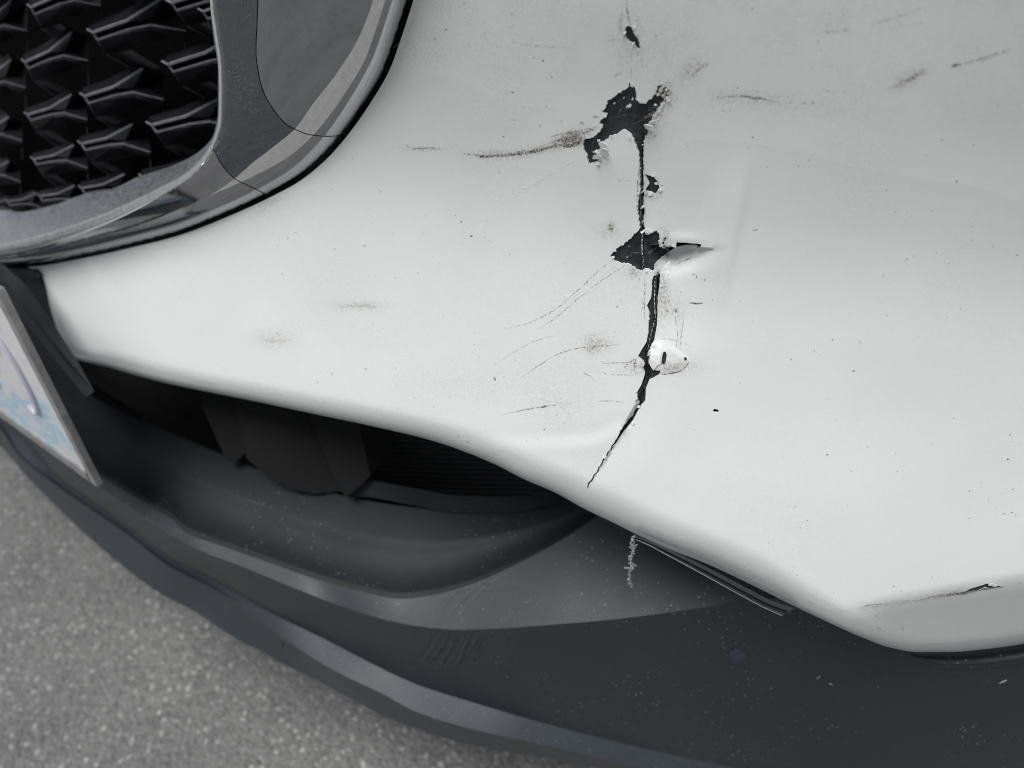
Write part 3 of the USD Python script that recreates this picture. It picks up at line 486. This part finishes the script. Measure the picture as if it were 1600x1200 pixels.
# --- grille of winged black fins
GR = CAR+'/grille'; UsdGeom.Xform.Define(stage, GR)
def gpt(px, py, off): return at_t(np.array([[px, py]]), t_body([[px, py]], -.030+off))[0]
clip = Polygon(np.vstack([shift(ledge, -3), [(-200, 330), (-200, -180)]])).buffer(0)
def fin(x, y, sx, sy, sh):
    F = lambda dx, dy, o: gpt(x+dx*sx, y+dy*sy+sh*dx*sx, o*sx)
    V = dict(n=F(-3, 1, .004), u0=F(6, 6, .006), u1=F(58, -12, .004), u2=F(112, -47, -.016), ub0=F(2, -9, -.012), ub1=F(50, -27, -.018), ub2=F(104, -57, -.030),
             g0=F(10, 11.5, .001), g1=F(60, -4, -.002), g2=F(96, -12, -.010), l0=F(13, 17, .005), l1=F(64, 0, .003), l2=F(96, -6, -.006), l3=F(150, 3, -.020),
             b0=F(26, 40, -.018), b1=F(60, 34, -.030), b2=F(120, 14, -.034), b3=F(150, 10, -.028), w1=F(66, 5, .002), w2=F(98, 1, -.008), t=F(150, -40, -.045))
    K = list(V); ix = {k: i for i, k in enumerate(K)}; T = []
    def q(a, b, c, d=None): T.append([ix[a], ix[b], ix[c]]); (T.append([ix[a], ix[c], ix[d]]) if d else None)
    q('ub0', 'n', 'u0'); q('ub0', 'u0', 'u1', 'ub1'); q('ub1', 'u1', 'u2', 'ub2'); q('n', 'l0', 'u0')
    q('u0', 'g0', 'g1', 'u1'); q('u1', 'g1', 'g2', 'u2'); q('g0', 'l0', 'l1', 'g1'); q('g1', 'l1', 'l2', 'g2'); q('g2', 'l2', 't'); q('l2', 'l3', 't'); q('g2', 't', 'u2'); q('u2', 't', 'ub2')
    q('l0', 'n', 'b0'); q('l0', 'b0', 'w1', 'l1'); q('l1', 'w1', 'w2', 'l2'); q('w1', 'b0', 'b1'); q('w1', 'b1', 'b2', 'w2'); q('w2', 'b2', 'b3', 'l3'); q('l2', 'w2', 'l3')
    m = trimesh.Trimesh(np.array([V[k] for k in K]), np.array(T), process=False)
    ch = [F(7, 2, .0035), F(58, -16, .0015), F(111, -50, -.018)]; cl = [F(13, 13.5, .003), F(64, -3.5, .001), F(96, -9, -.008)]
    bev = lambda a, b: (np.array(a+b), np.array([[0, 3, 4], [0, 4, 1], [1, 4, 5], [1, 5, 2]]))
    parts = [(m.vertices, m.faces), bev(ch, [V['u0'], V['u1'], V['u2']]), bev(cl, [V['l0'], V['l1'], V['l2']]), tube([V['u0'], V['u1'], V['u2']], .0006*sx+.0002, 5), tube([V['n'], V['u0'], V['l0']], .0006*sx+.0002, 5), tube([V['l0'], V['l1'], V['l2'], V['l3']], .0006*sx+.0002, 5), tube([V['w2'], V['b3']], .0003, 4)]
    nxt = F(150, 46, -.012); parts.append(tube([V['b3'], nxt], .0003*sx+.0001, 4)); parts.append(tube([V['b0'], F(78, 68, -.028)], .0003*sx+.0001, 4))
    # cell wall behind
    parts.append((np.array([V['b0'], F(78, 68, -.028), F(110, 60, -.06), F(60, 30, -.06)]), np.array([[0, 1, 2], [0, 2, 3]])))
    P0 = join(*parts); V3, F3 = P0; nV = [len(q[0]) for q in parts]; glint = np.concatenate([np.full(k, d) for k, d in zip(nV, [.0, .9, .6, .55, .7, .5]+[.12]*(len(nV)-6))])
    flat = F3.ravel(); Pf = path_of('grille_fin', GR)      # every corner its own vertex: faceted, with its painted ridge-highlight value
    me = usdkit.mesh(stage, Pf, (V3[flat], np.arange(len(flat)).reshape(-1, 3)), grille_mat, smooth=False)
    UsdGeom.PrimvarsAPI(me).CreatePrimvar('dust_or_highlight', Sdf.ValueTypeNames.FloatArray, 'vertex').Set([float(q) for q in glint[flat]])
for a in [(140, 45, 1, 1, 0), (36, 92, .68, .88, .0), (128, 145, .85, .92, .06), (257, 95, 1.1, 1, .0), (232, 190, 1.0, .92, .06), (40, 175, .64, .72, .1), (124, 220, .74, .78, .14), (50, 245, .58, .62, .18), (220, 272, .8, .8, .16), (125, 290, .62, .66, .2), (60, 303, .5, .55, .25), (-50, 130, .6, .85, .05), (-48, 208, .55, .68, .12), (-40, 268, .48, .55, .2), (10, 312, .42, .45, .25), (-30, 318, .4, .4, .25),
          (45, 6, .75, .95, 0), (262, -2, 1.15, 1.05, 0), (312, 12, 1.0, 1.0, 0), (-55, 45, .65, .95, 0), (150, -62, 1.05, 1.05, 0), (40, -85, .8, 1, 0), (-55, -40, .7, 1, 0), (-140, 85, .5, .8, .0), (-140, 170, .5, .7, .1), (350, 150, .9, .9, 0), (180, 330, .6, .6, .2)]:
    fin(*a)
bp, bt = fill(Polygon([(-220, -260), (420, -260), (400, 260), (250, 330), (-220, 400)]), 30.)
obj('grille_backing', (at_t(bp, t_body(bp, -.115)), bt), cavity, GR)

# --- lower valance: ledge, front face and lip, through feature lines measured at their heights
L1 = curve([(-160, 488, .338), (-60, 570, .338), (0, 620, .338), (100, 700, .338), (160, 746, .337), (229, 787, .337), (267, 810, .337), (292, 833, .336), (346, 853, .336), (417, 878, .336), (500, 907, .336), (575, 927, .337), (625, 936, .338), (665, 932, .341), (725, 917, .348), (800, 885, .359), (875, 845, .372), (935, 805, .382), (985, 765, .391), (1100, 780, .40), (1300, 840, .412), (1450, 850, .42)], 'z')
L2 = curve([(-160, 500, .333), (-60, 582, .333), (0, 632, .333), (100, 715, .333), (150, 756, .333), (208, 796, .333), (271, 838, .333), (312, 860, .333), (375, 884, .333), (458, 918, .333), (530, 946, .329), (600, 968, .331), (650, 978, .334), (720, 984, .340), (780, 982, .347), (850, 977, .355), (925, 971, .363), (1000, 963, .371), (1100, 949, .381), (1180, 936, .389), (1330, 912, .408), (1450, 890, .415)], 'z')
def between(A, B, u, dt=0., m=200):
    a, b = (A if len(A) == m else spline(A, m)), (B if len(B) == m else spline(B, m)); g = a*(1-u)+b*u; g[:, 2] = 1/(1/g[:, 2]-dt); return g
def byx(c, x): return np.c_[x, np.interp(x, c[:, 0], c[:, 1]), np.interp(x, c[:, 0], c[:, 2])]
VAL = CAR+'/lower_valance'; UsdGeom.Xform.Define(stage, VAL)
L3 = curve([(-160, 492, .262), (-60, 605, .262), (0, 655, .262), (40, 691, .262), (83, 741, .262), (137, 780, .262), (200, 824, .262), (267, 874, .262), (333, 907, .262), (400, 945, .262), (429, 961, .262), (500, 995, .261), (575, 1034, .26), (650, 1069, .257), (750, 1101, .251), (850, 1130, .245), (950, 1156, .240), (1100, 1190, .236), (1300, 1228, .232), (1500, 1262, .23), (1750, 1300, .23)], 'z')
L2r = curve([(-160, 500, .333), (-60, 582, .333), (0, 632, .333), (100, 715, .333), (150, 756, .333), (208, 796, .333), (271, 838, .333), (312, 860, .333), (375, 884, .333), (458, 918, .333), (530, 946, .329), (600, 968, .331), (650, 978, .334), (720, 984, .340), (780, 982, .347), (850, 977, .355), (925, 971, .363), (1000, 963, .371), (1100, 949, .381), (1180, 936, .389), (1330, 930, .400), (1450, 975, .385), (1600, 975, .385), (1850, 930, .39)], 'z')
def edge_soft(A, B, k, m=260):
    """lines just before and after a feature line so that its edge is rounded"""
    return between(A, B, k, m=m)
m_ = 260
xs = np.linspace(-160, 1440, m_); L1, L2 = byx(L1, xs), byx(L2, xs)
xf = np.linspace(-160, 1745, m_); L2r, L3 = byx(L2r, xf), byx(L3, xf)
ledge_lines = [L1, edge_soft(L1, L2, .08), edge_soft(L1, L2, .92), L2]
obj('ledge', loft(ledge_lines, 5, m_), valance_mat, VAL, smooth=True)
face_lines = [L2r, edge_soft(L2r, L3, .03), edge_soft(L2r, L3, .1), edge_soft(L2r, L3, .5, m_), between(L2r, L3, .68, .0015, m_), between(L2r, L3, .84, .0022, m_), L3]
obj('front_face', loft(face_lines, 6, m_), valance_mat, VAL, smooth=True)
# lip: narrow ridge highlight on the left, broad sloping band to the right
xl = np.linspace(-160, 1690, m_)
L4 = curve([(-160, 503, .256), (-60, 615, .256), (0, 664, .256), (25, 703, .256), (83, 752, .256), (137, 790, .256), (200, 833, .256), (267, 884, .255), (333, 920, .255), (400, 966, .255), (450, 1003, .255), (521, 1047, .255), (600, 1085, .254), (650, 1112, .252), (725, 1136, .2465), (850, 1164, .235), (1000, 1200, .224), (1300, 1268, .214), (1700, 1350, .21)], 'z')
L5 = curve([(-160, 560, .215), (-60, 650, .215), (0, 690, .215), (42, 738, .215), (104, 801, .215), (179, 868, .215), (250, 922, .215), (312, 955, .215), (354, 986, .216), (400, 1012, .217), (437, 1034, .212), (500, 1066, .208), (545, 1090, .207), (600, 1119, .206), (675, 1147, .203), (750, 1167, .199), (875, 1188, .194), (1000, 1215, .19), (1300, 1285, .185), (1700, 1360, .18)], 'z')
L4, L5, L3l = byx(L4, xl), byx(L5, xl), byx(L3, xl)
L6 = np.c_[L5[:, 0]+6, L5[:, 1]-30, L5[:, 2]*.80]
obj('lip', loft([L3l, edge_soft(L3l, L4, .15), edge_soft(L3l, L4, .85), L4], 5, m_), lip_mat, VAL, smooth=True)
obj('lip_underside', loft([L4, edge_soft(L4, L5, .1), edge_soft(L4, L5, .9), L5, L6], 5, m_), lip_mat, VAL, smooth=True)
# deflector blade standing proud of the lip, ending in a rounded tip
top = curve([(-160, 505, .254), (-60, 617, .254), (0, 668, .254), (25, 705, .254), (83, 754, .254), (137, 792, .254), (200, 835, .254), (267, 886, .253), (333, 920, .253), (400, 958, .251), (425, 974, .249), (436, 990, .246), (441, 1008, .24)], 'z')
bot = curve([(-160, 566, .205), (-60, 656, .205), (0, 697, .205), (42, 745, .205), (104, 807, .205), (179, 874, .205), (250, 927, .205), (312, 960, .206), (354, 989, .207), (395, 1011, .21), (418, 1020, .213), (432, 1022, .217), (441, 1010, .235)], 'z')
for c in (top, bot): c[:, 2] = 1/(1/c[:, 2]-.006)
back = spline(top, m_).copy(); back[:, 2] = 1/(1/back[:, 2]+.010); backb = spline(bot, m_).copy(); backb[:, 2] = 1/(1/backb[:, 2]+.012)
obj('air_deflector', loft([back, spline(top, m_), edge_soft(top, bot, .06), edge_soft(top, bot, .5), edge_soft(top, bot, .95), spline(bot, m_), backb], 5, m_, {2: .0015, 3: .0015}), lip_mat, VAL, smooth=True)
def on_sheet(A, B, off=.0004):
    """points on the flat sheet between two feature lines, off metres outside it"""
    def f(P):
        ya, yb = np.interp(P[:, 0], A[:, 0], A[:, 1]), np.interp(P[:, 0], B[:, 0], B[:, 1]); u = np.clip((P[:, 1]-ya)/(yb-ya), 0, 1)
        w = np.interp(P[:, 0], A[:, 0], A[:, 2])*(1-u)+np.interp(P[:, 0], B[:, 0], B[:, 2])*u
        return at_t(P, 1/w-off)
    return f
on_face, on_ledge = on_sheet(L2r, L3), on_sheet(L1, L2)
for k, (pth, w, m) in enumerate([([(704, 988), (692, 1012), (668, 1044)], 6, scr_black), ([(700, 992), (686, 1014), (664, 1040)], 3, scr_grey), ([(717, 990), (702, 1020), (690, 1046)], 5, scr_black), ([(712, 994), (697, 1022), (683, 1048)], 3, scr_grey), ([(738, 989), (726, 1020), (710, 1050)], 6, scr_black), ([(733, 990), (720, 1022), (703, 1048)], 3, scr_grey), ([(758, 990), (748, 1016), (736, 1042)], 4, scr_black), ([(800, 992), (790, 1012)], 3, scr_black), ([(676, 990), (664, 1018), (650, 1036)], 4, scr_black),
                                  ([(1560, 1068), (1575, 1062)], 2, scr_white), ([(1295, 1068), (1302, 1070)], 2.4, scr_white), ([(1276, 1060), (1283, 1056)], 2, scr_white), ([(973, 1116), (976, 1117)], 3, scr_white)]):
    scratch_or_highlight(pth, w, m, 500+k, VAL, 'scuff', on_face)
for k in range(18):
    x0 = 688+k*4.6+rng.normal()*3; y0 = 988+rng.normal()*4; L = rng.uniform(30, 66); scratch_or_highlight([(x0, y0), (x0-.28*L, y0+.5*L), (x0-.62*L, y0+.92*L)], rng.uniform(1., 3.2), scr_black if k % 3 else scr_grey, 560+k, VAL, 'scuff', on_face)
for k in range(7):
    x0 = 700+k*14+rng.normal()*5; y0 = 925+rng.normal()*6-.15*(x0-700); scratch_or_highlight([(x0, y0), (x0-14, y0+16), (x0-24, y0+36)], rng.uniform(.8, 2.), scr_black if k % 2 else scr_grey, 590+k, VAL, 'scuff', on_ledge)
for k, (pth, w, m) in enumerate([([(800, 893), (760, 915), (720, 950)], 3, scr_grey), ([(785, 900), (745, 922), (705, 962)], 4, scr_black), ([(740, 918), (700, 940), (690, 970)], 3, scr_black), ([(772, 905), (735, 940), (712, 975)], 2, scr_grey), ([(820, 918), (780, 922), (740, 925)], 2, scr_black), ([(915, 955), (917, 957)], 3, scr_black), ([(945, 962), (948, 963)], 2.4, scr_black), ([(660, 938), (640, 955), (630, 970)], 3, scr_black)]):
    scratch_or_highlight(pth, w, m, 540+k, VAL, 'scuff', on_ledge)
an = np.linspace(0, 2*np.pi, 40); dry = scratch_m('dried_water', (.045, .045, .07), .8, 700.)
wp = np.vstack([[1152, 1024], np.c_[1152+13*np.cos(an), 1024+11*np.sin(an)]]); obj('water_mark', (on_face(wp), np.array([[0, i+1, i] for i in range(1, 40)])), dry, VAL, smooth=False)
rc = spline([(1425, 1024), (1445, 1031), (1480, 1035), (1520, 1034), (1560, 1030), (1600, 1024), (1700, 1006), (1800, 985)], step=5.)
obj('moulded_rim', tube(on_face(rc)+0*rc[:, :1], np.interp(rc[:, 0], [1425, 1470, 1800], [.0006, .0034, .004]), 10), valance_mat, VAL, smooth=True)
# --- intake behind the opening
INT = CAR+'/lower_intake'; UsdGeom.Xform.Define(stage, INT)
K1 = curve([(-160, 330, .345), (0, 450, .345), (130, 610, .345), (300, 690, .346), (450, 750, .348), (560, 780, .351), (640, 792, .353), (720, 800, .356), (800, 798, .360), (870, 785, .366), (905, 772, .372), (960, 740, .385)], 'z')
xk = np.linspace(-160, 959, m_); K1x, L1x = byx(K1, xk), byx(L1, xk)
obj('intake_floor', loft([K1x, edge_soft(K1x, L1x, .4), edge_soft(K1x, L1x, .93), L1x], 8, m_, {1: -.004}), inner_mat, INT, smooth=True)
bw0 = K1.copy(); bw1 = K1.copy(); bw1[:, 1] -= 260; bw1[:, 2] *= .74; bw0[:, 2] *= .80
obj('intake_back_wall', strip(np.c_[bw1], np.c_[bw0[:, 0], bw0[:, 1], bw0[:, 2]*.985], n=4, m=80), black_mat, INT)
sill_a = curve([(548, 770, .362), (575, 752, .364), (640, 763, .366), (720, 776, .368), (800, 778, .371), (850, 772, .374), (892, 762, .378), (930, 745, .385)], 'z'); sill_b = curve([(545, 778, .356), (562, 775, .356), (640, 787, .356), (720, 800, .358), (800, 799, .362), (850, 790, .366), (892, 779, .37), (930, 760, .377)], 'z')
def tubepx(c, r): return tube(at_t(c[:, :2], 1/c[:, 2]), r, 6)
obj('intake_sill', join(strip(sill_a, sill_b, n=6, m=60), tubepx(sill_a, .0006), tubepx(sill_b, .0005)), inner_mat, INT)
RAD = path_of('radiator', INT); UsdGeom.Xform.Define(stage, RAD)
def tz(px, py): return .60+0*px
for k in range(18):
    y0 = 640+k*7.6
    c = np.array([(540, y0, .665-.0015*k), (640, y0+4, .648-.0015*k), (740, y0+7, .632-.0015*k), (900, y0+9, .61-.0015*k), (980, y0+7, .60-.0015*k)]); c[:, 2] = 1/c[:, 2]
    obj('slat', tubepx(spline(c, 24), .0011), inner_mat, RAD)
c0 = spline(np.array([(540, 560, 1/.69), (740, 560, 1/.665), (980, 560, 1/.63)]), 20); c1 = spline(np.array([(540, 800, 1/.665), (740, 800, 1/.635), (980, 800, 1/.60)]), 20)
obj('core', strip(c0, c1, n=3, m=20), black_mat, RAD)
strut_mat = plastic('strut_plastic', (.004, .0042, .005), .5, spec=.2)
def block(ring, t, depth, name, m=strut_mat, lab=None):
    ring = np.array(ring, float); tt = np.broadcast_to(t, len(ring)).astype(float); fr = at_t(ring, tt); obj(name, prism(fr, fr+np.array([-.15, .99, 0])*depth), m, INT, smooth=20, label=lab)
block([(455, 600), (560, 600), (562, 668), (579, 744), (541, 778), (528, 760), (478, 640)], t_of_z(np.array([541., 778.]), .362), .03, 'strut')
block([(290, 570), (420, 570), (425, 640), (378, 714), (364, 724), (352, 716), (318, 640)], t_of_z(np.array([352., 716.]), .358), .03, 'strut')
block([(360, 570), (500, 570), (500, 660), (548, 766), (490, 772), (455, 764), (415, 742), (385, 716)], t_of_z(np.array([490., 772.]), .352), .02, 'air_duct')

# --- licence plate in a metal frame, with its holder
PL = CAR+'/licence_plate'; UsdGeom.Xform.Define(stage, PL)
B0, T0_ = np.array([.155, -.080, .383]), np.array([.155, -.075, .535]); ex, ez = np.array([-1., 0, 0]), (T0_-B0)/np.linalg.norm(T0_-B0); ey = np.cross(ex, ez); ey = ey if ey[1] < 0 else -ey
W, H = .305, np.linalg.norm(T0_-B0)
def pl(u, w, d): return B0+ex*u+ez*w+ey*d
def plbox(u0, u1, w0, w1, d0, d1):
    m = trimesh.creation.box((1, 1, 1)); q = m.vertices+.5; return np.array([pl(u0+a*(u1-u0), w0+c*(w1-w0), d0+b*(d1-d0)) for a, b, c in q]), m.faces
metal = mat('frame_metal', {'g': ('geometry', {}), 'n': ('noise_texture', {'scale': 120., 'detail': 5.}), 'r': ('rgb_ramp', {'ramp': [(.3, (.38, .37, .37)), (.7, (.60, .59, .59))]}), 'p': ('principled_bsdf', {'metallic': .85, 'roughness': .33})}, [('g.position', 'n.vector'), ('n.fac', 'r.fac'), ('r.color', 'p.base_color')])
for a in [(-.0, .0065, 0, H, -.0022, .002), (W-.0085, W, 0, H, -.0022, .002), (.009, W-.009, 0, .008, -.0022, .002), (.009, W-.009, H-.009, H, -.0022, .002)]:
    obj('frame_bar', plbox(*a), metal, PL, smooth=False)
plate_m = mat('plate_face', {'g': ('geometry', {}), 's': ('separate_xyz', {}), 'n': ('noise_texture', {'scale': 70., 'detail': 6., 'distortion': 1.2}), 'a': ('math', {'math_type': 'multiply_add', 'value2': .16, 'value3': -.08}), 'z': ('math', {'math_type': 'add'}),
    'mr': ('map_range', {'from_min': .385, 'from_max': .50, 'to_min': 0., 'to_max': 1., 'clamp': True}),
    'r': ('rgb_ramp', {'ramp': [(0., (.72, .69, .66)), (.10, (.68, .70, .74)), (.17, (.50, .68, .78)), (.26, (.34, .60, .76)), (.36, (.62, .70, .78)), (.6, (.76, .75, .78)), (1., (.80, .79, .80))]}), 'p': ('principled_bsdf', {'roughness': .3})},
    [('g.position', 's.vector'), ('g.position', 'n.vector'), ('n.fac', 'a.value1'), ('s.z', 'z.value1'), ('a.value', 'z.value2'), ('z.value', 'mr.value'), ('mr.result', 'r.fac'), ('r.color', 'p.base_color')])
obj('plate', plbox(.0062, W-.007, .007, H-.007, -.002, .0005), plate_m, PL, smooth=False)
dig = mat('plate_digit', {'p': ('principled_bsdf', {'base_color': (.56, .55, .63), 'roughness': .35})})
for k, u0 in enumerate((.030, .070, .110)):      # embossed characters, too oblique in the photograph to be read
    a = np.linspace((.4, -1.2, 1.)[k], (5.2, 3.4, 6.6)[k], 36); ca = [pl(u0+.014+.011*math.cos(t), .076+.033*math.sin(t), .001) for t in a]
    obj('embossed_character', tube(ca, .0019, 6), dig, PL)
obj('plate_screw', plbox(.030, .040, H-.030, H-.020, .001, .004), metal, PL, smooth=False)
hold = [(0, 430), (14, 436), (28, 452), (72, 516), (108, 572), (132, 616), (134, 621), (122, 630), (112, 622), (72, 562), (0, 448)]
def slab(ring, t, depth, name, m, parent=PL):
    ring = np.array(ring, float); t = np.broadcast_to(t, len(ring)).astype(float); fr = at_t(ring, t); return obj(name, prism(fr, fr+np.array([-.1, 1., 0])*depth), m, parent, smooth=20)
slab([(-60, 380)]+hold[:-1]+[(0, 450), (-60, 400)], t_of_z(np.array([(-60, 380)]+hold[:-1]+[(0, 450), (-60, 400)], float), [.51, .49, .488, .486, .47, .457, .448, .447, .443, .445, .458, .486, .505]), .006, 'holder_flange', bracket_mat)
H2 = [(-60, 416), (0, 422), (22, 425), (50, 427), (61, 432), (68, 445), (78, 484), (91, 524), (104, 556), (116, 590), (60, 540), (0, 470), (-60, 400)]
slab(H2, t_body(np.array(H2, float), -.004)+.004, .02, 'plate_holder', bracket_mat)
slab([(-80, 409), (0, 417), (52, 422), (64, 430), (60, 436), (0, 426), (-80, 416)], t_body(np.array([(-80, 409), (0, 417), (52, 422), (64, 430), (60, 436), (0, 426), (-80, 416)], float), .0), .02, 'holder_top_edge', bracket_mat)

# --- torn plastic hanging under the broken edge
strip_m = plastic('torn_plastic', (.03, .031, .035), .35)
edge_m = mat('fresh_plastic_edge', {'p': ('principled_bsdf', {'base_color': (.19, .19, .20), 'roughness': .45})})
def tc(pts): return curve(pts, 'o', 4.)
sA = tc([(990, 836, -.012), (1040, 856, -.012), (1100, 884, -.012), (1160, 915, -.012), (1210, 940, -.012), (1243, 950, -.012)]); sB = tc([(986, 841, -.008), (1010, 850, -.006), (1040, 866, -.005), (1090, 893, -.004), (1150, 926, -.004), (1195, 950, -.004), (1222, 962, -.004)])
TS = obj('torn_strip', loft([spline(sA, 80), between(sA, sB, .45, .0015, 80), between(sA, sB, .6, -.001, 80), between(sA, sB, .8, .0012, 80), spline(sB, 80)], 4, 80), strip_m, CAR, smooth=25, label='thin dark strip of torn plastic hanging below the bumper edge')
obj('frayed_edge', tubepx(np.c_[sB[:, :2], 1/(1/sB[:, 2]-.0006)], .00019), edge_m, TS)
th = spline([(991, 838), (988, 842), (987, 850), (990, 856), (988, 866), (985, 874), (988, 884), (984, 893), (983, 905), (986, 915), (989, 914)], step=1.2)
tp = np.c_[th, 1/t_body(th, -.004)]; P3 = at_t(tp[:, :2], 1/tp[:, 2]); P3 = P3+.0006*np.c_[np.sin(np.arange(len(P3))*1.9), np.cos(np.arange(len(P3))*2.3), np.sin(np.arange(len(P3))*1.1)]
obj('shredded_filament', join(tube(P3, .0003+.0004*rng.random(len(P3)), 5), tube(P3[8:50]+.0008*rng.normal(size=(len(P3[8:50]), 3)), .0002+.00028*rng.random(len(P3[8:50])), 5)), edge_m, TS)

# --- the car's hidden bulk: keeps the sky out from behind and below
ub = trimesh.creation.extrude_polygon(Polygon([(-.85, .10), (-.6, .04), (.30, .04), (.45, .10), (.62, .24), (.85, .50), (.85, 2.6), (-.85, 2.6)]), .06, engine='earcut'); ub.apply_translation((0, 0, .185))
obj('underbody', ub, black_mat, CAR, smooth=False)
obj('bulkhead', trimesh.creation.box((1.5, .05, .6), transform=trimesh.transformations.translation_matrix((-.1, .36, .55))), cavity, CAR, smooth=False)

# ---------------------------------------------------------------- ground
asphalt = mat('asphalt', {
    'g': ('geometry', {}), 'v': ('voronoi_texture', {'scale': 300.}), 'v2': ('voronoi_texture', {'scale': 95.}), 'n': ('noise_texture', {'scale': 6., 'detail': 6.}), 'n2': ('noise_texture', {'scale': 420., 'detail': 4.}),
    'r': ('rgb_ramp', {'ramp': [(.3, (.165, .164, .162)), (.7, (.225, .223, .22))]}), 'r2': ('rgb_ramp', {'ramp': [(0., (.45, .45, .45)), (.5, (.9, .9, .9)), (.95, (1.25, 1.25, 1.25)), (.985, (3., 3., 3.))]}), 's': ('separate_color', {}),  # brightest cells paint glints into the base colour
    'mx': ('mix_color', {'blend_type': 'multiply', 'fac': .62, 'use_clamp': False}), 'h': ('math', {'math_type': 'multiply_add', 'value2': -1.}), 'bp': ('bump', {'strength': .9, 'distance': .003}),
    'rr': ('map_range', {'from_min': .3, 'from_max': .7, 'to_min': .45, 'to_max': .8}), 'p': ('principled_bsdf', {})},
    [('g.position', 'v.vector'), ('g.position', 'v2.vector'), ('g.position', 'n.vector'), ('g.position', 'n2.vector'), ('n.fac', 'r.fac'), ('v.color', 's.color'), ('s.r', 'r2.fac'), ('r.color', 'mx.a'), ('r2.color', 'mx.b'), ('mx.result', 'p.base_color'),
     ('v.distance', 'h.value1'), ('n2.fac', 'h.value3'), ('h.value', 'bp.height'), ('bp.normal', 'p.normal'), ('n2.fac', 'rr.value'), ('rr.result', 'p.roughness')])
g = obj('asphalt_ground', (np.array([(-40, -40, 0), (40, -40, 0), (40, 40, 0), (-40, 40, 0)], float), np.array([[0, 1, 2], [0, 2, 3]])), asphalt, '/World', smooth=False)
keys(g, kind='structure', label='speckled grey asphalt beneath the front of the white car', category='ground')
keys('/World/sky', kind='structure', label='pale overcast sky above the car', category='sky')
